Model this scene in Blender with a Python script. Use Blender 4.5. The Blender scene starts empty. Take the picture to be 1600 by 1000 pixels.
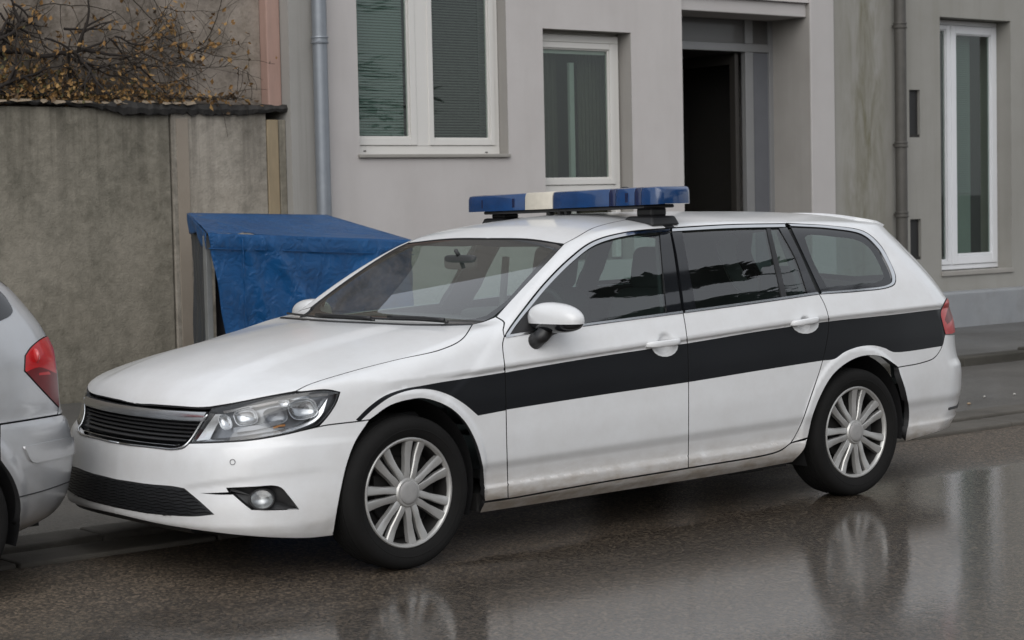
import bpy, bmesh, math, random
import numpy as np
from mathutils import Vector, Matrix
from mathutils.geometry import delaunay_2d_cdt

S = bpy.context.scene
COL = S.collection
R = math.radians

# ------------------------------------------------------------------ camera
CAM = np.array([-4.84304, -7.51384, 1.525964])
YAW, PIT, ROL, FPX = 0.684553953, 0.0605996555, -0.0212740288, 3116.27362
FW = np.array([math.sin(YAW)*math.cos(PIT), math.cos(YAW)*math.cos(PIT), -math.sin(PIT)])
_r = np.cross(FW, [0, 0, 1]); _r /= np.linalg.norm(_r)
_u = np.cross(_r, FW)
CR = math.cos(ROL)*_r + math.sin(ROL)*_u
CU = -math.sin(ROL)*_r + math.cos(ROL)*_u
cd = bpy.data.cameras.new('camera')
cam = bpy.data.objects.new('camera', cd); COL.objects.link(cam)
M = Matrix(((CR[0], CU[0], -FW[0], CAM[0]), (CR[1], CU[1], -FW[1], CAM[1]), (CR[2], CU[2], -FW[2], CAM[2]), (0, 0, 0, 1)))
cam.matrix_world = M
cd.sensor_width = 36.0
cd.lens = FPX/1600*36
cd.clip_end = 2000
cd.dof.use_dof = True
cd.dof.focus_distance = 9.7
cd.dof.aperture_fstop = 5.6
S.camera = cam

# ------------------------------------------------------------------ sky, sun, exposure
SUN_EL, SUN_AZ = R(37), R(226)      # azimuth measured clockwise from +Y
w = bpy.data.worlds.new('World'); S.world = w; w.use_nodes = True
nt = w.node_tree; nt.nodes.clear()
sky = nt.nodes.new('ShaderNodeTexSky'); sky.sky_type = 'NISHITA'; sky.sun_disc = False
sky.sun_elevation = SUN_EL; sky.sun_rotation = SUN_AZ
sky.air_density = 1.0; sky.dust_density = 2.0; sky.ozone_density = 1.0
hs = nt.nodes.new('ShaderNodeHueSaturation'); hs.inputs['Saturation'].default_value = 0.42
bg = nt.nodes.new('ShaderNodeBackground'); bg.inputs['Strength'].default_value = 0.11
ow = nt.nodes.new('ShaderNodeOutputWorld')
nt.links.new(sky.outputs[0], hs.inputs['Color']); cl = nt.nodes.new('ShaderNodeMix'); cl.data_type = 'RGBA'; cl.inputs[0].default_value = 0.60; cl.inputs[7].default_value = (6.3, 6.5, 6.8, 1)   # even cloud cover
nt.links.new(hs.outputs[0], cl.inputs[6]); nt.links.new(cl.outputs[2], bg.inputs[0]); nt.links.new(bg.outputs[0], ow.inputs[0])
sd = bpy.data.lights.new('sun', 'SUN'); sd.energy = 0.95; sd.angle = R(60); sd.color = (1, .985, .965)
sun = bpy.data.objects.new('sun', sd); COL.objects.link(sun)
sv = Vector((math.sin(SUN_AZ)*math.cos(SUN_EL), math.cos(SUN_AZ)*math.cos(SUN_EL), math.sin(SUN_EL)))
sun.rotation_euler = sv.to_track_quat('Z', 'Y').to_euler(); sun.location = sv*50
S.view_settings.view_transform = 'Standard'; S.view_settings.look = 'None'
S.view_settings.exposure = 0.42; S.view_settings.gamma = 1.0; S.view_settings.use_curve_mapping = False
try:
    S.cycles.max_bounces = 10; S.cycles.transparent_max_bounces = 16
    S.cycles.caustics_reflective = False; S.cycles.caustics_refractive = False
    S.cycles.use_denoising = True
except Exception: pass

# ------------------------------------------------------------------ helpers: objects
random.seed(7); RNG = np.random.default_rng(11)
ROOTLOC = {}; FAR = {}
def tag(o, label=None, cat=None, group=None, kind=None):
    if label: o['label'] = label
    if cat: o['category'] = cat
    if group: o['group'] = group
    if kind: o['kind'] = kind
    return o
def empty(name, loc=(0, 0, 0)):
    o = bpy.data.objects.new(name, None); COL.objects.link(o); o.location = loc; o.empty_display_size = .2
    ROOTLOC[o.name] = np.array(loc, float); return o
def mesh_obj(name, verts, faces, mats, parent=None, fmat=None, normals=None, smooth=True):
    verts = np.asarray(verts, float).reshape(-1, 3)
    if parent is not None: verts = verts - ROOTLOC.get(parent.name, np.zeros(3))
    me = bpy.data.meshes.new(name)
    me.from_pydata([tuple(v) for v in verts], [], [tuple(int(i) for i in f) for f in faces])
    for m in (mats if isinstance(mats, (list, tuple)) else [mats]): me.materials.append(m)
    if fmat is not None: me.polygons.foreach_set('material_index', np.asarray(fmat, dtype=np.int32))
    if smooth: me.polygons.foreach_set('use_smooth', np.ones(len(me.polygons), dtype=bool))
    me.update()
    if normals is not None: me.normals_split_custom_set_from_vertices([tuple(n) for n in normals])
    o = bpy.data.objects.new(name, me); COL.objects.link(o)
    if parent is not None:
        o.parent = parent; ROOTLOC[o.name] = ROOTLOC.get(parent.name, np.zeros(3))
    return o
def copy_tree(o, parent=None, **kw):
    c = o.copy(); COL.objects.link(c); c.parent = parent
    for ch in list(o.children): copy_tree(ch, c)
    return c

class MB:
    """collects shapes into one mesh"""
    def __init__(s): s.v = []; s.f = []; s.m = []
    def add(s, v, f, m=0):
        b = len(s.v); s.v += [tuple(p) for p in v]; s.f += [tuple(i+b for i in q) for q in f]; s.m += [m]*len(f); return s
    def box(s, x0, x1, y0, y1, z0, z1, m=0):
        v = [(x0, y0, z0), (x1, y0, z0), (x1, y1, z0), (x0, y1, z0), (x0, y0, z1), (x1, y0, z1), (x1, y1, z1), (x0, y1, z1)]
        return s.add(v, [(0, 3, 2, 1), (4, 5, 6, 7), (0, 1, 5, 4), (1, 2, 6, 5), (2, 3, 7, 6), (3, 0, 4, 7)], m)
    def tube(s, pts, r, n=8, m=0, cap=True):
        pts = [np.array(p, float) for p in pts]; k = len(pts)
        rr = r if isinstance(r, (list, tuple, np.ndarray)) else [r]*k
        v = []; up = np.array([.13, .21, .97])
        for i, p in enumerate(pts):
            t = pts[min(i+1, k-1)] - pts[max(i-1, 0)]; t = t/(np.linalg.norm(t)+1e-12)
            a = np.cross(t, up)
            if np.linalg.norm(a) < .05: a = np.cross(t, [1, 0, 0])
            a /= np.linalg.norm(a); b = np.cross(t, a); up = -b
            for j in range(n):
                q = 2*math.pi*j/n; v.append(p + rr[i]*(a*math.cos(q) + b*math.sin(q)))
        f = []
        for i in range(k-1):
            for j in range(n):
                f.append((i*n+j, i*n+(j+1) % n, (i+1)*n+(j+1) % n, (i+1)*n+j))
        if cap: f.append(tuple(range(n))[::-1]); f.append(tuple((k-1)*n+j for j in range(n)))
        return s.add(v, f, m)
    def rev(s, prof, c, ax='y', n=48, m=0, a0=0, a1=2*math.pi, sx=1., sz=1.):
        """prof: list of (radius, along) ; revolved about axis ax through c"""
        full = abs(a1-a0-2*math.pi) < 1e-6; k = n if full else n+1; v = []; f = []
        for (r, h) in prof:
            for j in range(k):
                q = a0+(a1-a0)*j/n; p, o = r*math.cos(q)*sx, r*math.sin(q)*sz
                v.append((c[0]+p, c[1]+h, c[2]+o) if ax == 'y' else ((c[0]+p, c[1]+o, c[2]+h) if ax == 'z' else (c[0]+h, c[1]+p, c[2]+o)))
        for i in range(len(prof)-1):
            for j in range(n):
                f.append((i*k+j, i*k+(j+1) % k, (i+1)*k+(j+1) % k, (i+1)*k+j))
        return s.add(v, f, m)
    def build(s, name, mats, parent=None, smooth=False, bevel=0, recalc=True, auto=None):
        o = mesh_obj(name, s.v, s.f, mats, parent, s.m, smooth=smooth)
        if recalc:
            bm = bmesh.new(); bm.from_mesh(o.data); bmesh.ops.recalc_face_normals(bm, faces=bm.faces); bm.to_mesh(o.data); bm.free()
        if bevel:
            md = o.modifiers.new('bevel', 'BEVEL'); md.width = bevel; md.segments = 2; md.limit_method = 'ANGLE'; md.angle_limit = R(35)
        if auto:
            try: o.data.set_sharp_from_angle(angle=R(auto))
            except Exception: pass
        return o

def pch(xs, ys):
    """monotone cubic through points"""
    xs = np.array(xs, float); ys = np.array(ys, float); h = np.diff(xs); d = np.diff(ys)/h; m = np.zeros(len(xs))
    m[0], m[-1] = d[0], d[-1]
    for i in range(1, len(xs)-1):
        if d[i-1]*d[i] > 0:
            w1, w2 = 2*h[i]+h[i-1], h[i]+2*h[i-1]; m[i] = (w1+w2)/(w1/d[i-1]+w2/d[i])
    def f(x):
        x = np.asarray(x, float); i = np.clip(np.searchsorted(xs, x)-1, 0, len(xs)-2)
        t = (x-xs[i])/h[i]
        tc = np.clip(t, 0, 1)
        y = (2*tc**3-3*tc**2+1)*ys[i]+(tc**3-2*tc**2+tc)*h[i]*m[i]+(-2*tc**3+3*tc**2)*ys[i+1]+(tc**3-tc**2)*h[i]*m[i+1]
        return y + np.where(t < 0, t*h[i]*m[i], 0) + np.where(t > 1, (t-1)*h[i]*m[i+1], 0)
    return f
def sst(a, b, x): t = np.clip((x-a)/(b-a), 0, 1); return t*t*(3-2*t)
def smax(a, b, k): h = np.maximum(k-np.abs(a-b), 0)/k; return np.maximum(a, b)+h*h*k*.25
def smin(a, b, k): return -smax(-a, -b, k)

def catmull(pts, step):
    pts = [np.array(p, float) for p in pts]
    if len(pts) == 2:
        n = max(1, int(np.linalg.norm(pts[1]-pts[0])/step)); return [pts[0]+(pts[1]-pts[0])*i/n for i in range(n+1)]
    P = [2*pts[0]-pts[1]]+pts+[2*pts[-1]-pts[-2]]; out = []
    for i in range(1, len(P)-2):
        p0, p1, p2, p3 = P[i-1:i+3]
        t0 = 0; t1 = t0+max(np.linalg.norm(p1-p0), 1e-9)**.5; t2 = t1+max(np.linalg.norm(p2-p1), 1e-9)**.5; t3 = t2+max(np.linalg.norm(p3-p2), 1e-9)**.5
        n = max(1, int(round(np.linalg.norm(p2-p1)/step)))
        for k in range(n):
            t = t1+(t2-t1)*k/n
            a1 = (t1-t)/(t1-t0)*p0+(t-t0)/(t1-t0)*p1; a2 = (t2-t)/(t2-t1)*p1+(t-t1)/(t2-t1)*p2; a3 = (t3-t)/(t3-t2)*p2+(t-t2)/(t3-t2)*p3
            b1 = (t2-t)/(t2-t0)*a1+(t-t0)/(t2-t0)*a2; b2 = (t3-t)/(t3-t1)*a2+(t-t1)/(t3-t1)*a3
            out.append((t2-t)/(t2-t1)*b1+(t-t1)/(t2-t1)*b2)
    out.append(pts[-1]); return out

def rays(px):
    px = np.asarray(px, float)
    d = FW+np.outer((px[:, 0]-800)/FPX, CR)-np.outer((px[:, 1]-500)/FPX, CU)
    return d/np.linalg.norm(d, axis=1)[:, None]
def cast(F, P, D, t0, t1, n=70):
    """first crossing of F from + to - along P + t D (vectorised); nearest approach where it misses"""
    N = len(P); ts = np.linspace(t0, t1, n); lo = np.full(N, np.nan); best = np.full(N, 1e9); bt = np.zeros(N); prev = None
    for i, t in enumerate(ts):
        f = F(P+D*t)
        b = f < best; b &= np.isnan(lo); best = np.where(b, f, best); bt = np.where(b, t, bt)
        hit = (f < 0) & np.isnan(lo); lo = np.where(hit, t-(ts[1]-ts[0]), lo)
    ok = ~np.isnan(lo); a = np.where(ok, lo, bt); b = np.where(ok, a+(ts[1]-ts[0]), bt)
    for _ in range(19):
        m = (a+b)/2; f = F(P+D*m[:, None]); a = np.where(f > 0, m, a); b = np.where(f > 0, b, m)
    return P+D*((a+b)/2)[:, None]
def px_on(F, px, t0=5.5, t1=17.): return cast(F, np.repeat(CAM[None], len(px), 0), rays(px), t0, t1, 230)
def px_plane(px, ax, v):
    d = rays([px])[0]; return CAM+d*(v-CAM[ax])/d[ax]
def grad(F, P, h=.0018):
    g = np.stack([F(P+np.eye(3)[i]*h)-F(P-np.eye(3)[i]*h) for i in range(3)], 1)
    return g/(np.linalg.norm(g, axis=1)[:, None]+1e-12)
def inpoly(P, poly):
    x, y = P[:, 0], P[:, 1]; c = np.zeros(len(P), bool); q = np.asarray(poly); n = len(q)
    for i in range(n):
        x1, y1 = q[i]; x2, y2 = q[(i+1) % n]
        if y1 == y2: continue
        k = ((y1 > y) != (y2 > y)) & (x < (x2-x1)*(y-y1)/(y2-y1)+x1); c ^= k
    return c
def segs3d(F, segs, step):
    out = []
    for s in segs:
        if len(s[0]) == 2:
            q = catmull(s, 5.0); out += list(px_on(F, q))
        else: out += catmull(s, step)
    return np.array(out)
def dedupe(P, eps=6e-4):
    keep = [0]
    for i in range(1, len(P)):
        if np.linalg.norm(P[i]-P[keep[-1]]) > eps: keep.append(i)
    if np.linalg.norm(P[keep[-1]]-P[keep[0]]) < eps: keep.pop()
    return P[keep]

def patch(name, F, d, outline, mats, parent, holes=(), regions=(), lines=(), off=0., gap=.0025, thick=.02, grid=.016,
          half=False, far=False, edge=None, inner=None, far_name=None, span=1.6):
    """A panel lying on the surface F=0: outline (traced on the surface), seen along d; edges flanged inwards."""
    d = np.array(d, float); d /= np.linalg.norm(d)
    e1 = np.cross(d, [0, 0, 1.]) if abs(d[2]) < .8 else np.cross(d, [0, 1., 0]); e1 /= np.linalg.norm(e1)
    e2 = np.cross(e1, d); E = np.stack([e1, e2], 1)
    if np.dot(np.cross(e1, e2), d) > 0: E = E[:, ::-1]; e1, e2 = e2, e1
    to2 = lambda p: p@E
    O3 = segs3d(F, outline, grid)
    O = dedupe(to2(O3)); c0 = O3.mean(0)
    if half: cen_dir = to2(np.array([[0, 1., 0]]))[0]
    A = .5*np.sum(O[:, 0]*np.roll(O[:, 1], -1)-np.roll(O[:, 0], -1)*O[:, 1])
    if A < 0: O = O[::-1]
    def inset(Q, g):
        t1 = Q-np.roll(Q, 1, 0); t2 = np.roll(Q, -1, 0)-Q
        t1 /= np.linalg.norm(t1, axis=1)[:, None]; t2 /= np.linalg.norm(t2, axis=1)[:, None]
        n1 = np.stack([-t1[:, 1], t1[:, 0]], 1); n2 = np.stack([-t2[:, 1], t2[:, 0]], 1)
        n = n1+n2; l = np.linalg.norm(n, axis=1)[:, None]; n = n/np.maximum(l, .3)
        k = 1/np.maximum(np.sum(n*n1, 1), .5)
        return Q+n*(g*k)[:, None]
    if half:
        # recover y of outline points on the surface
        o3 = np.outer(np.ones(len(O)), d)*0+O@E.T
        full = cast(F, o3+np.dot(c0, d)*d-d*span/2, np.repeat(d[None], len(O), 0), 0, span, 34)
        cen = np.abs(full[:, 1]) < .004
        O = np.where(cen[:, None], O, inset(O, gap))
    else: O = inset(O, gap)
    H = []
    for h in holes:
        q = dedupe(to2(segs3d(F, h, grid)))
        a = .5*np.sum(q[:, 0]*np.roll(q[:, 1], -1)-np.roll(q[:, 0], -1)*q[:, 1])
        if a < 0: q = q[::-1]
        H.append(q)
    RG = [(dedupe(to2(segs3d(F, r, grid))), mi) for r, mi in regions]
    LN = [to2(segs3d(F, [l], grid)) for l in lines]
    V = []; Eg = []
    def addloop(q, closed=True):
        b = len(V); V.extend(q); n = len(q)
        for i in range(n if closed else n-1): Eg.append((b+i, b+(i+1) % n))
    addloop(O)
    for q in H: addloop(q)
    for q, _ in RG: addloop(q)
    for q in LN: addloop(q, False)
    lo, hi = O.min(0), O.max(0)
    gx, gy = np.meshgrid(np.arange(lo[0], hi[0], grid), np.arange(lo[1], hi[1], grid*.87))
    gx[1::2] += grid/2
    G = np.stack([gx.ravel(), gy.ravel()], 1); G = G[inpoly(G, O)]
    for q in H: G = G[~inpoly(G, q)]
    C = np.array(V)
    if len(G):
        keep = np.ones(len(G), bool)
        for i in range(0, len(C), 400):
            keep &= (np.min(np.sum((G[:, None]-C[None, i:i+400])**2, 2), 1) > (grid*.45)**2)
        G = G[keep]
    allv = [Vector((float(a), float(b))) for a, b in (list(V)+list(G))]
    r = delaunay_2d_cdt(allv, Eg, [], 0, 1e-6)
    P2 = np.array([(v.x, v.y) for v in r[0]]); T = np.array([f for f in r[2] if len(f) == 3])
    cc = P2[T].mean(1); k = inpoly(cc, O)
    for q in H: k &= ~inpoly(cc, q)
    a = P2[T[:, 1]]-P2[T[:, 0]]; b = P2[T[:, 2]]-P2[T[:, 0]]; ar = a[:, 0]*b[:, 1]-a[:, 1]*b[:, 0]
    k &= np.abs(ar) > 1e-10
    T = T[k]; ar = ar[k]; cc = cc[k]; T[ar < 0] = T[ar < 0][:, ::-1]
    used = np.unique(T); mp = -np.ones(len(P2), int); mp[used] = np.arange(len(used)); T = mp[T]; P2 = P2[used]
    fm = np.zeros(len(T), int)
    for q, mi in RG: fm[inpoly(cc, q)] = mi
    base = P2@E.T+d*(np.dot(c0, d)-span/2)
    P = cast(F, base, np.repeat(d[None], len(base), 0), 0, span, 34)
    N = grad(F, P); P = P+N*off
    if half:
        z = np.abs(P[:, 1]) < .004; P[z, 1] = 0; N[z, 1] = 0
    cnt = {}
    for t in T:
        for i in range(3):
            e = (t[i], t[(i+1) % 3]); cnt[e] = 1
    bd = [e for e in cnt if (e[1], e[0]) not in cnt]
    if half: bd = [e for e in bd if not (P[e[0], 1] == 0 and P[e[1], 1] == 0)]
    on = np.zeros((len(P), 3))
    for x, y in bd:
        q = P2[y]-P2[x]; q = np.array([q[1], -q[0]])/(np.linalg.norm(q)+1e-12); v = q@E.T; on[x] += v; on[y] += v
    bi = np.unique(np.array(bd).ravel()); idx = {v: i for i, v in enumerate(bi)}; nb = len(bi); n0 = len(P)
    on = on[bi]; on /= np.linalg.norm(on, axis=1)[:, None]+1e-9
    VV = [P, P[bi], P[bi]-N[bi]*thick]; NN = [N, on, on]; FF = [tuple(t) for t in T]; MI = list(fm)
    ei = edge if edge is not None else 0
    for x, y in bd:
        FF.append((n0+idx[y], n0+idx[x], n0+nb+idx[x], n0+nb+idx[y])); MI.append(ei)
    if inner is not None:
        b0 = n0+2*nb; VV.append(P-N*thick); NN.append(-N)
        for t in T: FF.append((b0+t[0], b0+t[2], b0+t[1])); MI.append(inner)
    VV = np.concatenate(VV); NN = np.concatenate(NN); MI = np.array(MI)
    sg = np.array([1, -1, 1.])
    mir = [tuple(f[::-1]) for f in FF]
    if half:
        n = len(VV); FF2 = FF+[tuple(i+n for i in f) for f in mir]
        return mesh_obj(name, np.concatenate([VV, VV*sg]), FF2, mats, parent, np.concatenate([MI, MI]), np.concatenate([NN, NN*sg]))
    o = mesh_obj(name, VV, FF, mats, parent, MI, NN)
    if far: FAR[o.name] = mesh_obj(name, VV*sg, mir, mats, FAR.get(parent.name, parent), MI, NN*sg)
    return o

# ------------------------------------------------------------------ materials
def new_mat(name):
    m = bpy.data.materials.new(name); m.use_nodes = True
    return m, m.node_tree, m.node_tree.nodes['Principled BSDF']
def N_(nt, t, **kw):
    n = nt.nodes.new(t)
    for k, v in kw.items():
        if k.startswith('i_'):
            key = k[2:]; n.inputs[int(key) if key.isdigit() else key.replace('_', ' ')].default_value = v
        else: setattr(n, k, v)
    return n
def rgb(c): return (c[0], c[1], c[2], 1)
def ramp(nt, src, stops):
    n = nt.nodes.new('ShaderNodeValToRGB'); e = n.color_ramp.elements
    while len(e) < len(stops): e.new(.5)
    for el, (p, c) in zip(e, stops): el.position = p; el.color = rgb(c) if not isinstance(c, (int, float)) else (c, c, c, 1)
    nt.links.new(src, n.inputs[0]); return n.outputs[0]
def mixc(nt, fac, a, b, blend='MIX'):
    n = nt.nodes.new('ShaderNodeMix'); n.data_type = 'RGBA'; n.blend_type = blend
    for i, v in ((0, fac), (6, a), (7, b)):
        if isinstance(v, bpy.types.NodeSocket): nt.links.new(v, n.inputs[i])
        elif i == 0: n.inputs[0].default_value = v
        else: n.inputs[i].default_value = rgb(v)
    return n.outputs[2]
def math_(nt, op, a, b=None, c=None, clamp=False):
    n = nt.nodes.new('ShaderNodeMath'); n.operation = op; n.use_clamp = clamp
    for i, v in enumerate((a, b, c)):
        if v is None: continue
        if isinstance(v, bpy.types.NodeSocket): nt.links.new(v, n.inputs[i])
        else: n.inputs[i].default_value = v
    return n.outputs[0]
def coords(nt, scale=(1, 1, 1)):
    g = nt.nodes.new('ShaderNodeNewGeometry'); m = nt.nodes.new('ShaderNodeMapping'); m.inputs['Scale'].default_value = scale
    nt.links.new(g.outputs['Position'], m.inputs[0]); return m.outputs[0]
def noise(nt, vec, scale, detail=6, rough=.55, dist=0.):
    n = N_(nt, 'ShaderNodeTexNoise', i_Scale=scale, i_Detail=detail, i_Roughness=rough, i_Distortion=dist)
    nt.links.new(vec, n.inputs['Vector']); return n.outputs[0]
def bump(nt, h, strength, dist=.01, normal=None):
    n = N_(nt, 'ShaderNodeBump', i_Strength=strength, i_Distance=dist); nt.links.new(h, n.inputs['Height'])
    if normal is not None: nt.links.new(normal, n.inputs['Normal'])
    return n.outputs[0]
def sepz(nt):
    g = nt.nodes.new('ShaderNodeNewGeometry'); s = nt.nodes.new('ShaderNodeSeparateXYZ'); nt.links.new(g.outputs['Position'], s.inputs[0]); return s.outputs
def simple(name, col, rough=.5, metal=0., coat=0., spec=.5, bumpy=0., bscale=200., vary=.12, vscale=6.):
    m, nt, b = new_mat(name)
    v = coords(nt); n = noise(nt, v, vscale)
    c = mixc(nt, n, [x*(1-vary) for x in col], [min(1, x*(1+vary)) for x in col]); nt.links.new(c, b.inputs['Base Color'])
    b.inputs['Roughness'].default_value = rough; b.inputs['Metallic'].default_value = metal
    b.inputs['Coat Weight'].default_value = coat; b.inputs['Coat Roughness'].default_value = .04
    b.inputs['Specular IOR Level'].default_value = spec
    if bumpy: nt.links.new(bump(nt, noise(nt, v, bscale, 4), bumpy, .004), b.inputs['Normal'])
    return m

def paint(name, col, dirt_amt, metal=0., rough=.35, flake=False):
    m, nt, b = new_mat(name)
    v = coords(nt); z = sepz(nt)[2]
    # road dirt: spatter that thickens towards the sills, broken up by noise
    low0 = N_(nt, 'ShaderNodeMapRange', i_1=.40, i_2=.235, i_3=0., i_4=1.); nt.links.new(z, low0.inputs[0])
    lx = N_(nt, 'ShaderNodeMapRange', i_1=-.5, i_2=.3, i_3=.22, i_4=1.); nt.links.new(sepz(nt)[0], lx.inputs[0])
    low = nt.nodes.new('ShaderNodeMath'); low.operation = 'MULTIPLY'; nt.links.new(low0.outputs[0], low.inputs[0]); nt.links.new(lx.outputs[0], low.inputs[1])
    n1 = noise(nt, coords(nt, (1, 1, 2.5)), 9, 8, .65); n2 = noise(nt, v, 260, 3, .6)
    d = math_(nt, 'MULTIPLY', low.outputs[0], ramp(nt, n1, [(.34, 0.4), (.62, 1.)]))
    sp = math_(nt, 'MULTIPLY', ramp(nt, n2, [(.66, 0.), (.74, 1.)]), ramp(nt, noise(nt, v, 3.1, 3), [(.45, 0.), (.7, .35)]))
    d = math_(nt, 'ADD', math_(nt, 'MULTIPLY', d, dirt_amt), math_(nt, 'MULTIPLY', sp, .30*dirt_amt), clamp=True)
    film = math_(nt, 'MULTIPLY', ramp(nt, noise(nt, v, 5.5, 9, .72), [(.32, 0.), (.72, 1.)]), .17)
    d = math_(nt, 'ADD', d, film, clamp=True)
    nt.links.new(mixc(nt, d, col, (.34, .29, .235)), b.inputs['Base Color'])
    b.inputs['Metallic'].default_value = metal; b.inputs['Roughness'].default_value = rough
    cr = math_(nt, 'ADD', math_(nt, 'MULTIPLY', d, .5), .05); nt.links.new(cr, b.inputs['Coat Roughness'])
    b.inputs['Coat Weight'].default_value = .8
    # rain beads on the paint
    nt.links.new(bump(nt, ramp(nt, noise(nt, v, 420, 2), [(.60, 0.), (.72, 1.)]), .06, .002), b.inputs['Coat Normal'])
    return m
white_paint = paint('white_paint', (.765, .775, .785), .85)
silver_paint = paint('silver_paint', (.50, .51, .525), .6, metal=.55, rough=.38)
stripe_black = simple('stripe_film', (.0075, .0085, .0105), .34, spec=.26, vary=.3, vscale=4)
seam = simple('seam_dark', (.012, .012, .013), .7)  # near-black panel edges paint shade into the gaps; also liners and trim
inner_dark = simple('interior_lining', (.06, .063, .066), .8)
headliner = simple('headliner', (.33, .335, .33), .9)
black_plastic = simple('black_plastic', (.016, .016, .017), .42, bumpy=.08, bscale=600)
black_gloss = simple('black_gloss', (.010, .011, .013), .10, coat=.5)
rubber = simple('tyre_rubber', (.0095, .0092, .009), .88, spec=.22, bumpy=.25, bscale=240, vary=.35, vscale=9)
chrome = simple('chrome', (.72, .73, .74), .12, metal=1.)
satin_chrome = simple('satin_chrome', (.62, .63, .64), .25, metal=1.)
wheel_silver = simple('hubcap_silver', (.46, .455, .44), .30, metal=.55, bumpy=.05, bscale=400, vary=.18, vscale=14)
hub_grey = simple('hub_grey', (.30, .295, .29), .6, vary=.2, vscale=30)
steel_dark = simple('dark_steel', (.025, .024, .023), .6, metal=.4)
reflector = simple('lamp_reflector', (.50, .51, .52), .22, metal=1., vary=.25, vscale=60)
mesh_black = simple('mesh_black', (.006, .006, .0065), .6, spec=.2)
lamp_dark = simple('lamp_housing', (.21, .22, .235), .28, metal=.6, vary=.2)
lamp_black = simple('lamp_black', (.02, .021, .023), .3)
dash_mat = simple('dashboard', (.045, .047, .048), .7, bumpy=.1, bscale=500)
seat_cloth = simple('seat_cloth', (.055, .06, .062), .9, bumpy=.1, bscale=700)

def glass_mat(name, tint, f0=.045, rough=0., boost=1.0, film=0.):
    m, nt, b = new_mat(name); nt.nodes.remove(b)
    tr = N_(nt, 'ShaderNodeBsdfTransparent', i_Color=rgb(tint)); gl = N_(nt, 'ShaderNodeBsdfGlossy', i_Color=(1, 1, 1, 1), i_Roughness=rough)
    fr = N_(nt, 'ShaderNodeLayerWeight', i_Blend=.5); out = nt.nodes['Material Output']; mx = nt.nodes.new('ShaderNodeMixShader')
    # Schlick reflectance of both faces of the pane, the same seen from either side
    f = math_(nt, 'MULTIPLY_ADD', math_(nt, 'POWER', fr.outputs['Facing'], 4.6), .90, f0*1.6*boost, clamp=True)
    nt.links.new(f, mx.inputs[0]); nt.links.new(tr.outputs[0], mx.inputs[1]); nt.links.new(gl.outputs[0], mx.inputs[2])
    if film:   # road film on the pane
        df = N_(nt, 'ShaderNodeBsdfDiffuse', i_Color=(.35, .37, .36, 1)); m2 = nt.nodes.new('ShaderNodeMixShader')
        nf = math_(nt, 'MULTIPLY', ramp(nt, noise(nt, coords(nt), 4, 5), [(.3, .4), (.8, 1.)]), film)
        nt.links.new(nf, m2.inputs[0]); nt.links.new(mx.outputs[0], m2.inputs[1]); nt.links.new(df.outputs[0], m2.inputs[2]); mx = m2
    nt.links.new(mx.outputs[0], out.inputs[0]); return m
car_glass = glass_mat('car_glass', (.50, .61, .58), f0=.075, boost=1.0, film=.015)
wind_glass = glass_mat('windscreen_glass', (.68, .78, .73), f0=.075, boost=1.35, film=.03)
lamp_glass = glass_mat('lamp_cover', (.93, .94, .95), boost=1.0)
house_glass = glass_mat('house_glass', (.80, .86, .83), boost=.55)

def red_lens():
    m, nt, b = new_mat('red_lens')
    v = coords(nt, (1, 1, 1)); n = noise(nt, v, 22, 3)
    nt.links.new(mixc(nt, n, (.38, .005, .007), (.60, .012, .015)), b.inputs['Base Color'])
    b.inputs['Roughness'].default_value = .3; b.inputs['Specular IOR Level'].default_value = .2; b.inputs['Coat Weight'].default_value = .30; b.inputs['Coat Roughness'].default_value = .03
    b.inputs['Subsurface Weight'].default_value = .15; b.inputs['Subsurface Radius'].default_value = (.03, .004, .004); b.inputs['Subsurface Scale'].default_value = .5
    return m
red_lens = red_lens()
red_dark = simple('dark_red_lens', (.14, .004, .006), .35, spec=.2, coat=.12, vary=.3, vscale=20)
blue_lens = simple('blue_lens', (.002, .036, .128), .2, coat=.6, vary=.55, vscale=9)
blue_dark = simple('dark_blue_lens', (.004, .012, .055), .25, coat=.4, vary=.4, vscale=12)
bar_white = simple('grubby_white_plastic', (.56, .52, .44), .5, vary=.18, vscale=25)

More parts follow.
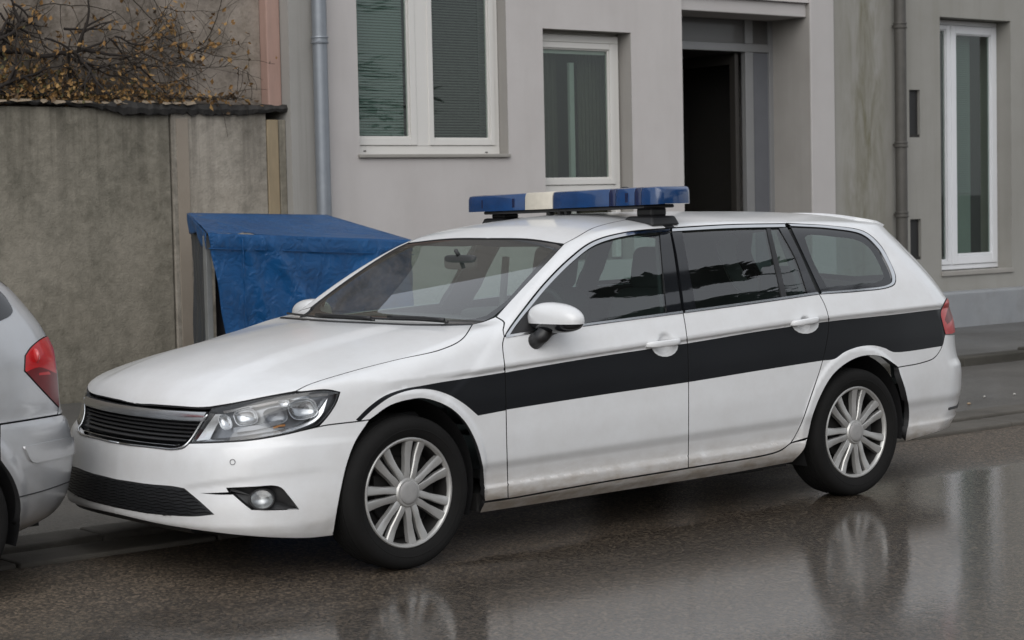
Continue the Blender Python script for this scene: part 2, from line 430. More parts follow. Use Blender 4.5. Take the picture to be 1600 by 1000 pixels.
# ------------------------------------------------------------------ materials of the place
def road_mat():
    m, nt, b = new_mat('wet_asphalt')
    v = coords(nt); s = sepz(nt)
    big = noise(nt, coords(nt, (.55, 1.3, 1)), .9, 5, .6); mid = noise(nt, v, 7, 6, .6)
    vor = N_(nt, 'ShaderNodeTexVoronoi', i_Scale=88.); nt.links.new(v, vor.inputs['Vector'])
    gr = noise(nt, v, 210, 3, .7)
    base = mixc(nt, ramp(nt, mid, [(.3, 0), (.7, 1.)]), (.058, .046, .035), (.095, .077, .059))
    col = mixc(nt, ramp(nt, vor.outputs['Color'], [(.25, 0.), (.62, .35), (.92, 1.)]), mixc(nt, .6, base, (.012, .009, .006)), mixc(nt, .55, base, (.32, .24, .165)))
    colour = col
    # standing water: more of it towards the middle of the road, less in the band beside the cars
    f = N_(nt, 'ShaderNodeMapRange', i_1=-.95, i_2=-1.9, i_3=-.06, i_4=.20); nt.links.new(s[1], f.inputs[0])
    fx = N_(nt, 'ShaderNodeMapRange', i_1=.2, i_2=3.0, i_3=.02, i_4=.22); nt.links.new(s[0], fx.inputs[0])
    sh = N_(nt, 'ShaderNodeMapRange', i_1=-.95, i_2=-.35, i_3=0., i_4=-.55); nt.links.new(s[1], sh.inputs[0])    # drier where the parked car keeps the rain off
    wetf = math_(nt, 'ADD', math_(nt, 'ADD', math_(nt, 'ADD', big, f.outputs[0]), fx.outputs[0]), sh.outputs[0])
    wet = ramp(nt, wetf, [(.02, .0), (.34, .4), (.54, 1.)])
    nt.links.new(mixc(nt, math_(nt, 'MULTIPLY', wet, .28), colour, (.010, .0085, .007)), b.inputs['Base Color'])   # soaked asphalt is darker
    nt.links.new(math_(nt, 'SUBTRACT', .62, math_(nt, 'MULTIPLY', wet, .2)), b.inputs['Roughness'])
    nt.links.new(math_(nt, 'ADD', math_(nt, 'MULTIPLY', wet, .85), .12), b.inputs['Coat Weight'])
    b.inputs['Coat IOR'].default_value = 1.36
    nt.links.new(math_(nt, 'SUBTRACT', .22, math_(nt, 'MULTIPLY', wet, .212)), b.inputs['Coat Roughness'])
    h = math_(nt, 'ADD', math_(nt, 'MULTIPLY', vor.outputs['Distance'], -.8), math_(nt, 'MULTIPLY', gr, .6))
    nt.links.new(bump(nt, h, .8, .006), b.inputs['Normal'])
    st = math_(nt, 'SUBTRACT', .43, math_(nt, 'MULTIPLY', wet, .385))
    bm = nt.nodes.new('ShaderNodeBump'); bm.inputs['Distance'].default_value = .004; nt.links.new(st, bm.inputs['Strength']); nt.links.new(h, bm.inputs['Height'])
    rip = N_(nt, 'ShaderNodeBump', i_Strength=.035, i_Distance=.02); nt.links.new(noise(nt, coords(nt, (1, 1, 1)), 26, 3, .6), rip.inputs['Height']); nt.links.new(bm.outputs[0], rip.inputs['Normal'])
    nt.links.new(rip.outputs[0], b.inputs['Coat Normal'])
    return m
def asphalt_mat(name, c1, c2, wet=.5):
    m, nt, b = new_mat(name); v = coords(nt)
    vor = N_(nt, 'ShaderNodeTexVoronoi', i_Scale=95.); nt.links.new(v, vor.inputs['Vector'])
    base = mixc(nt, ramp(nt, noise(nt, v, 1.6, 7, .62), [(.3, 0), (.7, 1.)]), c1, c2)
    nt.links.new(mixc(nt, ramp(nt, vor.outputs['Color'], [(.2, 0.), (1., .5)]), base, (.15, .14, .125)), b.inputs['Base Color'])
    b.inputs['Roughness'].default_value = .7; b.inputs['Coat IOR'].default_value = 1.35
    nt.links.new(math_(nt, 'MULTIPLY', ramp(nt, noise(nt, v, 1.1, 5), [(.35, .2), (.65, 1.)]), wet), b.inputs['Coat Weight']); b.inputs['Coat Roughness'].default_value = .22
    nt.links.new(bump(nt, vor.outputs['Distance'], .6, .006), b.inputs['Normal']); return m
def stucco(name, c1, c2, stain=None, grime=.25, bs=140, bst=.25, streak=(6, 6, .35), smin=.5, smax=.75, rough_wall=0):
    """rendered wall: uneven tone, rain streaks, fine grain"""
    m, nt, b = new_mat(name); v = coords(nt)
    c = mixc(nt, ramp(nt, noise(nt, v, 1.3, 7, .6), [(.3, 0.), (.7, 1.)]), c1, c2)
    st = ramp(nt, noise(nt, coords(nt, streak), 1.0, 7, .65), [(smin, 0.), (smax, 1.)])
    c = mixc(nt, math_(nt, 'MULTIPLY', st, grime), c, stain or [x*.45 for x in c1])
    sp = ramp(nt, noise(nt, v, 38, 5, .65), [(.62, 0.), (.78, 1.)]); c = mixc(nt, math_(nt, 'MULTIPLY', sp, grime*.5), c, [x*.5 for x in c1])
    if rough_wall:
        fine = ramp(nt, noise(nt, v, 11, 8, .72, .4), [(.36, 0.), (.66, 1.)]); c = mixc(nt, math_(nt, 'MULTIPLY', fine, .38), c, [min(1, x*1.55) for x in c2])
        pit = ramp(nt, noise(nt, v, 55, 6, .7), [(.58, 0.), (.70, 1.)]); c = mixc(nt, math_(nt, 'MULTIPLY', pit, .45), c, [x*.40 for x in c1])
        zt = N_(nt, 'ShaderNodeMapRange', i_1=1.2, i_2=2.25, i_3=0., i_4=1.); nt.links.new(sepz(nt)[2], zt.inputs[0])
        run = ramp(nt, noise(nt, coords(nt, (9, 9, .25)), 1.5, 5, .6), [(.46, 0.), (.62, 1.)]); c = mixc(nt, math_(nt, 'MULTIPLY', math_(nt, 'MULTIPLY', run, zt.outputs[0]), rough_wall), c, [x*.42 for x in c1])
    nt.links.new(c, b.inputs['Base Color']); b.inputs['Roughness'].default_value = .9; b.inputs['Specular IOR Level'].default_value = .25
    nt.links.new(bump(nt, math_(nt, 'ADD', noise(nt, v, bs, 5, .6), math_(nt, 'MULTIPLY', noise(nt, v, 9, 4), 1.5)), bst, .006), b.inputs['Normal']); return m
grey_stucco = stucco('grey_render', (.475, .448, .435), (.525, .50, .487), grime=.16, stain=(.30, .28, .26), streak=(3, 3, .5))
strip_stucco = stucco('pale_grey_render', (.30, .29, .27), (.345, .335, .315), stain=(.16, .15, .13), grime=.35, streak=(14, 14, .3))
column_stucco = stucco('light_render', (.44, .42, .41), (.48, .46, .45), grime=.06)
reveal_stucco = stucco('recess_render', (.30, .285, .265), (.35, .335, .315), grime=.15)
def right_mat():
    m = stucco('weathered_grey_render', (.27, .262, .238), (.315, .307, .285), stain=(.13, .125, .085), grime=.2); nt = m.node_tree; b = nt.nodes['Principled BSDF']
    src = b.inputs['Base Color'].links[0].from_socket; s = sepz(nt)
    # algae streak below the gutter joint
    dx = math_(nt, 'ABSOLUTE', math_(nt, 'SUBTRACT', s[0], 10.92)); k = N_(nt, 'ShaderNodeMapRange', i_1=.48, i_2=.05, i_3=0., i_4=1.); nt.links.new(dx, k.inputs[0])
    n = ramp(nt, noise(nt, coords(nt, (4, 4, .8)), 1.6, 8, .68, .6), [(.38, 0.), (.68, 1.)])
    f = math_(nt, 'MULTIPLY', math_(nt, 'MULTIPLY', k.outputs[0], n), .85)
    nt.links.new(mixc(nt, f, src, (.125, .115, .065)), b.inputs['Base Color']); return m
right_stucco = right_mat()
plinth_mat = stucco('plinth_concrete', (.25, .262, .275), (.31, .32, .33), stain=(.15, .14, .13), grime=.5, bst=.5, streak=(1.6, 1.6, 1.6))
concrete_l = stucco('stained_concrete', (.168, .152, .120), (.258, .236, .194), stain=(.070, .066, .050), grime=.7, streak=(2.4, 2.4, 1.3), bst=.9, bs=60, smin=.38, smax=.66, rough_wall=.5)
concrete_r = stucco('pale_stained_concrete', (.24, .212, .175), (.34, .31, .265), stain=(.085, .08, .064), grime=.8, streak=(3, 3, 1.1), bst=.9, bs=60, smin=.40, smax=.66, rough_wall=.5)
old_plaster = stucco('old_plaster', (.20, .168, .132), (.31, .27, .235), stain=(.060, .050, .038), grime=.8, streak=(2.2, 2.2, 1.2), bst=1., bs=40, smin=.36, smax=.62, rough_wall=.001)
pink_plaster = stucco('pink_plaster', (.36, .235, .195), (.42, .285, .24), stain=(.17, .13, .11), grime=.45, streak=(9, 9, .9))
ochre_plaster = stucco('ochre_plaster', (.27, .215, .14), (.33, .265, .175), stain=(.16, .13, .09), grime=.4, streak=(9, 9, 2))
tar = simple('tarred_edge', (.022, .020, .018), .75, bumpy=.6, bscale=45, vary=.5, vscale=12)
white_frame = simple('white_window_frame', (.66, .645, .615), .45, vary=.05, vscale=3)
white_frame2 = simple('white_door_frame', (.72, .73, .75), .4, vary=.05, vscale=3)
alu_frame = simple('grey_aluminium', (.26, .262, .265), .45, metal=.3, vary=.08)
sill_stone = simple('window_sill', (.30, .285, .26), .7, vary=.15)
zinc = simple('zinc_pipe', (.25, .27, .295), .45, metal=.45, vary=.22, vscale=7)
pipe_dark = simple('weathered_pipe', (.085, .080, .072), .6, metal=.2, vary=.3, vscale=8)
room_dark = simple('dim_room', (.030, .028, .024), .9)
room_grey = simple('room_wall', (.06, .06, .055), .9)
blind_pale = simple('blind_slats', (.19, .225, .215), .6, vary=.05)
blind_grey = simple('blind_slats_grey', (.12, .122, .115), .7, vary=.05)
curtain_mat = simple('net_curtain', (.045, .044, .03), .95, vary=.35, vscale=12)
transom_mat = simple('grey_panel', (.090, .088, .086), .35, coat=.3)
sidelight_mat = simple('side_light_glass', (.12, .125, .14), .2, coat=.5)
kerb_dark = stucco('mossy_kerb', (.045, .042, .035), (.075, .07, .06), grime=.6, streak=(3, 3, 3), bst=.6)
kerb_stone = stucco('kerb_stone', (.085, .078, .068), (.13, .12, .105), grime=.5, streak=(3, 3, 3), bst=.5)

# ------------------------------------------------------------------ ground
def sheet(name, x0, x1, y0, y1, z, mat, kind='structure'):
    return tag(mesh_obj(name, [(x0, y0, z), (x1, y0, z), (x1, y1, z), (x0, y1, z)], [(0, 1, 2, 3)], mat, smooth=False), kind=kind)
sheet('ground', -400, 400, -400, 400, -.02, asphalt_mat('far_ground', (.05, .048, .043), (.07, .066, .06)))
sheet('road', -80, 120, -9, .50, 0, road_mat())
sheet('parking_strip', -80, 120, .50, 3.30, .002, asphalt_mat('damp_asphalt', (.050, .046, .041), (.085, .079, .071), .55))
pv = MB().box(-80, 120, 3.50, 6.4, -.05, .07).build('pavement', asphalt_mat('pavement_asphalt', (.050, .049, .047), (.080, .078, .075), .6)); tag(pv, kind='structure')
kr = tag(empty('flush_kerb', (0, .6, 0)), kind='structure')
rr = random.Random(5)
def stones(root, y0, y1, x0, x1, step, h, lean=.004, mat=None):
    base = None; x = x0
    while x < x1:
        if base is None:
            mb = MB(); mb.box(0, step-.014, y0, y1, -.05, h); base = mb.build('kerb_stone', mat or kerb_stone, None, bevel=.012); o = base
        else: o = base.copy(); COL.objects.link(o)
        o.parent = root; o.location = (x-root.location.x, rr.uniform(-.008, .008)-root.location.y, rr.uniform(-lean, lean)); o.rotation_euler = (rr.uniform(-.006, .006), rr.uniform(-.002, .002), rr.uniform(-.003, .003)); x += step
stones(kr, .34, .62, -4.1, 14, .98, .026); stones(kr, .645, .90, -4.6, 14, 1.0, .040)
k2 = tag(empty('pavement_kerb', (0, 3.4, 0)), kind='structure'); stones(k2, 3.30, 3.49, -4, 18, 1.0, .080, mat=kerb_dark)

# ------------------------------------------------------------------ walls with openings
def wall_holes(name, x0, x1, z0, z1, y, holes, mat, parent, reveal=None, back=.45):
    xs = sorted({x0, x1} | {h[0] for h in holes} | {h[1] for h in holes}); zs = sorted({z0, z1} | {h[2] for h in holes} | {h[3] for h in holes})
    mb = MB()
    for i in range(len(xs)-1):
        for j in range(len(zs)-1):
            cx, cz = (xs[i]+xs[i+1])/2, (zs[j]+zs[j+1])/2
            if any(h[0] < cx < h[1] and h[2] < cz < h[3] for h in holes): continue
            mb.add([(xs[i], y, zs[j]), (xs[i+1], y, zs[j]), (xs[i+1], y, zs[j+1]), (xs[i], y, zs[j+1])], [(0, 1, 2, 3)])
    for h in holes:
        a, b, c, d, dp = h; m = 1
        mb.add([(a, y, c), (a, y+dp, c), (a, y+dp, d), (a, y, d)], [(0, 1, 2, 3)], m); mb.add([(b, y, c), (b, y, d), (b, y+dp, d), (b, y+dp, c)], [(0, 1, 2, 3)], m)
        mb.add([(a, y, d), (a, y+dp, d), (b, y+dp, d), (b, y, d)], [(0, 1, 2, 3)], m); mb.add([(a, y, c), (b, y, c), (b, y+dp, c), (a, y+dp, c)], [(0, 1, 2, 3)], m)
    mb.add([(x0, y, z0), (x0, y, z1), (x0, y+back, z1), (x0, y+back, z0)], [(0, 1, 2, 3)]); mb.add([(x1, y, z0), (x1, y+back, z0), (x1, y+back, z1), (x1, y, z1)], [(0, 1, 2, 3)]); mb.add([(x0, y, z1), (x1, y, z1), (x1, y+back, z1), (x0, y+back, z1)], [(0, 1, 2, 3)])
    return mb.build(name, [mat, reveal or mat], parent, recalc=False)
def X(px, y): return float(px_plane((px, 200), 1, y)[0])
def Z(px, y, x=900): return float(px_plane((x, px), 1, y)[2])
def frame_box(x0, x1, z0, z1, y, dep, name, mat, parent, bev=.006): return MB().box(x0, x1, y, y+dep, z0, z1).build(name, mat, parent, bevel=bev)
def sash(x0, x1, z0, z1, y, w_, mat, parent, glass, name='sash', dep=.05):
    mb = MB(); mb.box(x0, x0+w_, y, y+dep, z0, z1); mb.box(x1-w_, x1, y, y+dep, z0, z1); mb.box(x0+w_, x1-w_, y+.001, y+dep, z0, z0+w_); mb.box(x0+w_, x1-w_, y+.001, y+dep, z1-w_, z1)
    # glazing bead: a step inside the sash
    g = .014; yy = y+.016
    mb.box(x0+w_, x0+w_+g, yy, y+dep, z0+w_, z1-w_); mb.box(x1-w_-g, x1-w_, yy, y+dep, z0+w_, z1-w_); mb.box(x0+w_+g, x1-w_-g, yy, y+dep, z0+w_, z0+w_+g); mb.box(x0+w_+g, x1-w_-g, yy, y+dep, z1-w_-g, z1-w_)
    s = mb.build(name, mat, parent, bevel=.004)
    MB().box(x0+w_+.004, x1-w_-.004, y+.03, y+.036, z0+w_+.004, z1-w_-.004).build('pane', glass, s); return s
def blind(x0, x1, z0, z1, y, mat, parent, pitch=.0235, tilt=.75):
    mb = MB(); z = z0
    while z < z1:
        dy, dz = .0115*math.cos(tilt), .0115*math.sin(tilt); mb.add([(x0, y-dy, z-dz), (x1, y-dy, z-dz), (x1, y+dy, z+dz), (x0, y+dy, z+dz)], [(0, 1, 2, 3)]); z += pitch
    o = mb.build('venetian_blind', mat, parent, recalc=False); o['kind'] = 'stuff'; return o
def room(x0, x1, y0, y1, z0, z1, mat, parent, name='room'):
    v = [(x0, y0, z0), (x1, y0, z0), (x1, y1, z0), (x0, y1, z0), (x0, y0, z1), (x1, y0, z1), (x1, y1, z1), (x0, y1, z1)]
    return MB().add(v, [(0, 1, 2, 3), (4, 7, 6, 5), (1, 5, 6, 2), (2, 6, 7, 3), (3, 7, 4, 0)]).build(name, mat, parent, recalc=False)

# ------------------------------------------------------------------ grey rendered building in the middle
B = empty('grey_building', (7, 6, 0)); tag(B, 'grey rendered building with a double window and a dark recessed doorway', 'building')
FY = 6.0
W1 = (4.612, 6.19, 1.893, 3.62, .40); W2 = (6.605, 7.66, .95, 3.022, .40); DR = (8.312, 10.07, .07, 3.40, .56)
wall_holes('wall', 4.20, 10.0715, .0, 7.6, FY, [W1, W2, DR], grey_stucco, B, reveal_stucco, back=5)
wall_holes('corner_strip', 3.95, 4.197, 0, 7.6, FY+.004, [], strip_stucco, B, back=5)
MB().box(10.073, 10.42, FY-.012, FY+.55, 0, 7.6).build('door_pillar', column_stucco, B, bevel=.008)
MB().box(8.315, 10.068, FY+.04, FY+.558, 3.262, 3.398).build('lintel', column_stucco, B, bevel=.008)
# double window
y1 = FY+.115; w1 = empty_at = None
def px_win(parent, name):
    o = bpy.data.objects.new(name, None); COL.objects.link(o); o.parent = parent; ROOTLOC[o.name] = ROOTLOC[parent.name]; o.empty_display_size = .1; return o
w1 = px_win(B, 'double_window')
xr = X(780, y1); xg = lambda p: X(p, y1)
zb = Z(241, y1, 700)
mb = MB(); fw = .06
mb.box(W1[0]+.002, xr, y1, y1+.07, zb, zb+.072); mb.box(W1[0]+.002, W1[0]+.05, y1+.001, y1+.07, zb+.072, 3.6); mb.box(xr-.062, xr, y1+.001, y1+.07, zb+.072, 3.6); mb.box(xg(651), xg(672), y1-.004, y1+.07, zb+.072, 3.6); mb.box(W1[0]+.05, xr-.062, y1+.002, y1+.07, 3.54, 3.6)
mb.box(xr+.002, W1[1]-.002, y1+.05, y1+.07, zb, 3.6)
mb.build('window_frame', white_frame, w1, bevel=.006)
s1 = sash(W1[0]-.03, xg(651)-.004, zb+.076, 3.53, y1-.012, .062, white_frame, w1, house_glass)
s2 = sash(xg(672)-.018, xr-.050, zb+.076, 3.53, y1-.012, .052, white_frame, w1, house_glass)
blind(W1[0], xg(637), zb+.10, 3.5, y1+.055, blind_pale, w1, tilt=1.05); blind(xg(672), xr-.08, zb+.10, 3.5, y1+.055, blind_grey, w1, tilt=.55)
frame_box(W1[0]-.02, W1[1]+.005, W1[2]-.004, zb-.002, FY-.03, .145, 'window_sill', sill_stone, w1)
for px in (500, 790): pass
for q in ((558+12, 236), (760, 238)):
    p = px_plane(q, 1, y1); MB().box(p[0]-.012, p[0]+.012, y1-.004, y1, p[2]-.005, p[2]+.005).build('drain_cap', tar, w1)
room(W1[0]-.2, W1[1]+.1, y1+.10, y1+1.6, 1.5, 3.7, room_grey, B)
# single window
y2 = FY+.135; w2 = px_win(B, 'window'); xr2 = X(968, y2); zt = Z(56, y2, 920)
mb = MB(); mb.box(W2[0], xr2, y2, y2+.07, zt-.065, zt); mb.box(xr2-.062, xr2, y2, y2+.07, .97, zt-.065); mb.box(W2[0], W2[0]+.05, y2, y2+.07, .97, zt-.065); zb2 = Z(289, y2, 920); mb.box(W2[0]+.05, xr2-.062, y2+.001, y2+.07, zb2-.10, zb2-.0)
mb.box(W2[0], W2[1], y2+.05, y2+.07, zt+.002, W2[3]+.01); mb.box(xr2+.002, W2[1], y2+.05, y2+.07, .97, W2[3])
mb.build('window_frame', white_frame, w2, bevel=.006)
sash(W2[0]-.035, xr2-.066, zb2+.004, zt-.068, y2-.012, .052, white_frame, w2, house_glass)
MB().box(W2[0]+.05, xr2-.066, y2+.045, y2+.06, zt-.165, zt-.13).build('blind_box', white_frame, w2)
xs = np.linspace(W2[0], X(892, y2), 34); mb = MB()
mb.add([(x, y2+.18+.02*(i % 2)+.008*math.sin(i*1.7), z) for z in (.9, 3.0) for i, x in enumerate(xs)], [(i, i+1, i+35, i+34) for i in range(33)]); mb.build('curtain', curtain_mat, w2, recalc=False)
xs = np.linspace(X(905, y2+.2), X(965, y2+.2), 22); mb = MB(); mb.add([(x, y2+.22+.014*(i % 2), z) for z in (.9, 3.0) for i, x in enumerate(xs)], [(i, i+1, i+23, i+22) for i in range(21)]); mb.build('curtain', curtain_mat, w2, recalc=False)
MB().box(X(889, y2+.12), X(896, y2+.12), y2+.10, y2+.13, .9, 2.75).build('inner_frame', simple('inner_frame', (.32, .34, .32), .6), w2)
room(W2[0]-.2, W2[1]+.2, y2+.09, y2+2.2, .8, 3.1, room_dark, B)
# recessed doorway: aluminium frame, open leaf, side light and transom
yd = FY+.50; dw = px_win(B, 'doorway'); xd = lambda p: X(p, yd)
zt0, zt1 = Z(79, yd, 1120), Z(66, yd, 1120); ztop = Z(12, yd, 1120)
mb = MB(); mb.box(8.33, xd(1207), yd, yd+.06, zt0, zt1); mb.box(xd(1166), xd(1178), yd-.003, yd+.06, .07, zt0-.001); mb.box(xd(1166), xd(1178), yd-.003, yd+.06, zt1+.001, 3.39); mb.box(xd(1203), xd(1207)+.03, yd-.003, yd+.06, .07, 3.39); mb.box(8.315, 8.36, yd-.003, yd+.06, .07, 3.39)
mb.build('door_frame', alu_frame, dw, bevel=.005)
MB().box(8.36, xd(1166), yd+.02, yd+.035, zt1+.002, 3.39).build('transom_pane', transom_mat, dw)
MB().box(xd(1178), xd(1203), yd+.02, yd+.035, zt1+.002, 3.39).build('transom_pane', transom_mat, dw)
MB().box(xd(1178), xd(1203), yd+.02, yd+.035, .07, zt0-.002).build('side_light', sidelight_mat, dw)
lf = MB(); a = xd(1163); lf.box(a-.05, a, yd+.07, yd+.15, .07, zt0-.01); lf.box(a-.045, a-.008, yd+.15, yd+.85, .07, .2); lf.box(a-.045, a-.008, yd+.15, yd+.85, zt0-.12, zt0-.01); lf.box(a-.05, a, yd+.85, yd+.95, .07, zt0-.01)
lfo = lf.build('door_leaf', simple('dark_bronze', (.06, .055, .05), .4, metal=.4), dw, bevel=.004); MB().box(a-.03, a-.022, yd+.15, yd+.85, .2, zt0-.12).build('door_glass', glass_mat('door_glass', (.55, .55, .54), boost=.7), lfo)
MB().tube([(a-.06, yd+.90, 1.1), (a-.10, yd+.90, 1.1), (a-.10, yd+.78, 1.1)], .012, 8).build('handle', satin_chrome, lfo, smooth=True)
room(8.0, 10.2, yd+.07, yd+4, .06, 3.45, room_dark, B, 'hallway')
MB().box(8.9, 9.02, yd+1.5, yd+1.56, .06, 2.5).box(9.45, 9.53, yd+1.5, yd+1.56, .06, 2.5).build('inner_door_frame', simple('inner_door', (.05, .045, .035), .6), dw)

# ------------------------------------------------------------------ weathered building on the right
B2 = empty('weathered_building', (13, 6, 0)); tag(B2, 'weathered greenish grey building with a tall white framed window and a concrete plinth', 'building')
RY = FY+.02
W3 = (12.12, 13.335, .64, 3.352, .42); V1 = (11.61, 11.785, 2.08, 2.575, .22); V2 = (11.61, 11.785, .80, 1.225, .22)
wall_holes('wall', 10.425, 24, 0, 7.2, RY, [W3, V1, V2], right_stucco, B2, right_stucco, back=5)
MB().box(10.43, 24, RY-.22, RY+.0, .0, .442).build('plinth', plinth_mat, B2, bevel=.02)
for v_ in (V1, V2):
    MB().box(v_[0]+.002, v_[1]-.002, RY+.035, RY+.05, v_[2]+.002, v_[3]-.002).build('vent', simple('vent_dark', (.018, .018, .018), .6), B2)
    MB().box(v_[0]-.0, v_[1]+.0, RY+.012, RY+.034, v_[2]+.002, v_[2]+.03).build('vent_ledge', tar, B2)
y3 = RY+.19; w3 = px_win(B2, 'tall_window'); x3 = lambda p: X(p, y3)
mb = MB(); x0, x1, z0, z1 = W3[0]-.0, x3(1560), .66, Z(34, y3, 1520)
mb.box(x0, x1, y3, y3+.07, z1-.05, z1); mb.box(x1-.055, x1, y3+.001, y3+.07, z0, z1-.05); mb.box(x0, x1-.055, y3+.001, y3+.07, z0, z0+.05); mb.box(x3(1484), x3(1488), y3-.002, y3+.07, z0+.05, z1-.05)
mb.box(x1+.002, W3[1], y3+.05, y3+.07, z0-.02, W3[3]); mb.box(x0, W3[1], y3+.05, y3+.07, z1+.002, W3[3])
mb.build('window_frame', white_frame2, w3, bevel=.006)
sash(x0-.10, x3(1483), z0+.055, z1-.055, y3-.012, .045, white_frame2, w3, house_glass)
sash(x3(1485.5), x1-.048, z0+.055, z1-.055, y3-.014, .085, white_frame2, w3, house_glass)
frame_box(x3(1495), x1-.12, z0+.14, z0+.17, y3-.006, .03, 'lower_rail', white_frame2, w3)
blind(x3(1494), x3(1529), 1.5, z1-.1, y3+.12, blind_pale, w3, tilt=.9)
MB().box(x3(1494), x3(1531), y3+.135, y3+.14, z0, z1).build('roller_screen', simple('roller_screen', (.20, .23, .21), .8), w3)
frame_box(W3[0]-.01, W3[1]+.01, W3[2]-.035, W3[2]+.012, RY-.02, .20, 'window_sill', sill_stone, w3)
room(W3[0]-.1, W3[1]+.1, y3+.09, y3+1.5, .5, 3.45, room_grey, B2)

# ------------------------------------------------------------------ drain pipes
def pipe(name, x, y, r, z0, z1, mat, joints, label, group=None):
    o = empty(name, (x, y, z0)); tag(o, label, 'drainpipe', group)
    zs = [z0]+joints+[z1]
    for a, b in zip(zs[:-1], zs[1:]): MB().tube([(x, y, a), (x, y, b-.003)], r, 20).build('pipe_section', mat, o, smooth=True, auto=50)
    for j in joints:
        MB().rev([(r+.001, -.03), (r+.010, -.028), (r+.012, -.018), (r+.004, -.012), (r+.004, .012), (r+.012, .018), (r+.010, .028), (r+.001, .03)], (x, y, j), 'z', 24).build('pipe_collar', mat, o, smooth=True, auto=50)
        MB().box(x-.012, x+.012, y+r-.01, FY+.03, j-.012, j+.012).build('pipe_bracket', mat, o)
pipe('drainpipe', (X(493, FY-.09)+X(515, FY-.09))/2-.005, FY-.09, .060, .07, 7.4, zinc, [2.83, 4.8], 'blue grey zinc drainpipe at the left corner of the grey building')
pipe('drainpipe', 11.405-.05, RY-.10, .060, .45, 7.0, pipe_dark, [1.28, 2.0, 2.72+.5], 'dark weathered drainpipe between the doorway pillar and the tall window')

# ------------------------------------------------------------------ old walls on the left
LY = 6.10
L1 = empty('concrete_wall', (1, LY, 0)); tag(L1, 'stained concrete wall with a ragged tarred top edge behind the blue tarpaulin', 'wall')
MB().box(-9, 2.900, LY, LY+.34, 0, 2.28).build('wall_panel', concrete_l, L1, bevel=.01)
MB().box(2.912, 3.775, LY-.006, LY+.34, 0, 2.26).build('wall_panel', concrete_r, L1, bevel=.01)
MB().box(3.779, 3.885, LY-.012, LY+.3, 0, 2.20).build('plaster_strip', ochre_plaster, L1, bevel=.008)
MB().box(3.889, 3.949, LY-.02, LY+.3, 0, 2.20).build('corner_post', concrete_l, L1, bevel=.008)
# joint beads beside the panel gap
MB().box(2.955, 3.06, LY-.012, LY-.004, 0, 2.2).build('plaster_patch', stucco('brown_plaster', (.24, .205, .165), (.30, .26, .215), grime=.5), L1, bevel=.003)
xs = np.arange(-9, 3.97, .035); n = len(xs); mb = MB(); rg = np.random.default_rng(3)
def wob(x, s): return .5*np.sin(x*3.1+s)+.3*np.sin(x*7.7+2*s)+.2*np.sin(x*17.+3*s)
right = sst(1.9, 3.3, xs)
top = 2.322-.012*right+.008*wob(xs, 1)+rg.normal(0, .005, n); bot = 2.288-.05*right*(1-.4*sst(3.6, 3.95, xs))-.03*np.exp(-((xs-2.55)/.28)**2)+.010*wob(xs, 2.2)+rg.normal(0, .007, n); fr = LY-.045-.025*wob(xs, .4)-.02*right+rg.normal(0, .006, n)
v = []
for i in range(n): v += [(xs[i], LY+.02, bot[i]+.01), (xs[i], fr[i]+.012, bot[i]), (xs[i], fr[i], (bot[i]+top[i])/2), (xs[i], fr[i]+.015, top[i]), (xs[i], LY+.20, top[i]+.02)]
mb.add(v, [(i*5+j, i*5+j+1, (i+1)*5+j+1, (i+1)*5+j) for i in range(n-1) for j in range(4)]); mb.build('coping', tar, L1, smooth=False)
# pale broken mortar along the lip
mb = MB()
x = -3.
while x < 3.1:
    l = random.uniform(.05, .2); z = 2.318+random.uniform(-.006, .008); h = random.uniform(.010, .022)
    y = LY-.065+random.uniform(-.012, .012); mb.add([(x, y, z-h*.2), (x+l*.3, y-.006, z-h), (x+l, y, z-h*.3), (x+l*.9, y+.01, z+h*.5), (x+l*.2, y+.01, z+h*.6), (x+l*.5, y+.05, z+h*.2)], [(0, 1, 2, 3, 4), (0, 5, 1), (1, 5, 2), (2, 5, 3), (3, 5, 4), (4, 5, 0)]); x += l*random.uniform(.7, 1.5)
o = mb.build('mortar_crumbs', simple('pale_mortar', (.27, .215, .155), .9, vary=.3, vscale=15), L1); o['kind'] = 'stuff'
L2 = empty('old_house', (1, 6.5, 2.3)); tag(L2, 'old blotchy plastered house wall with a pink corner above the concrete wall', 'building')
MB().box(-9, 3.815, 6.22, 11, 2.2, 4.9).build('wall', old_plaster, L2)
MB().box(3.82, 3.947, 6.12, 11, 2.29, 4.9).build('pink_corner', pink_plaster, L2, bevel=.01)

# ------------------------------------------------------------------ the white estate car : body surface
# x rearwards from the front axle, y away from the road, z up
_crz = pch([-.95, -.4, .2, .511, 1.603, 2.575, 3.425, 3.95], [.765, .785, .803, .82, .877, .921, .934, .936])
_wp = pch([-.95, -.6, -.38, -.1, .0, .2, .45, 1., 1.6, 2.4, 2.79, 3.1, 3.4, 3.6, 3.8, 4.],
          [.815, .85, .868, .888, .890, .892, .893, .900, .905, .905, .900, .888, .862, .842, .815, .79])
_low = pch([-.3, 0, .05, .10, .155, .172, .26, .335, .36, .55, .75, .92, .955, .985, 1.0],
           [-.25, -.075, -.045, -.030, -.026, -.038, -.031, -.013, -.011, -.004, -.004, -.012, -.0135, -.001, 0])
_low_f = pch([-.3, 0, .1, .3, .5, .75, .9, 1.0], [-.2, -.05, -.028, -.012, -.005, -.001, 0, 0])
_upp = pch([0, .03, .08, .12, .16, .20, .30, .40, .52, .70], [0, -.011, -.029, -.045, -.063, -.083, -.130, -.182, -.248, -.36])
DENTS = []
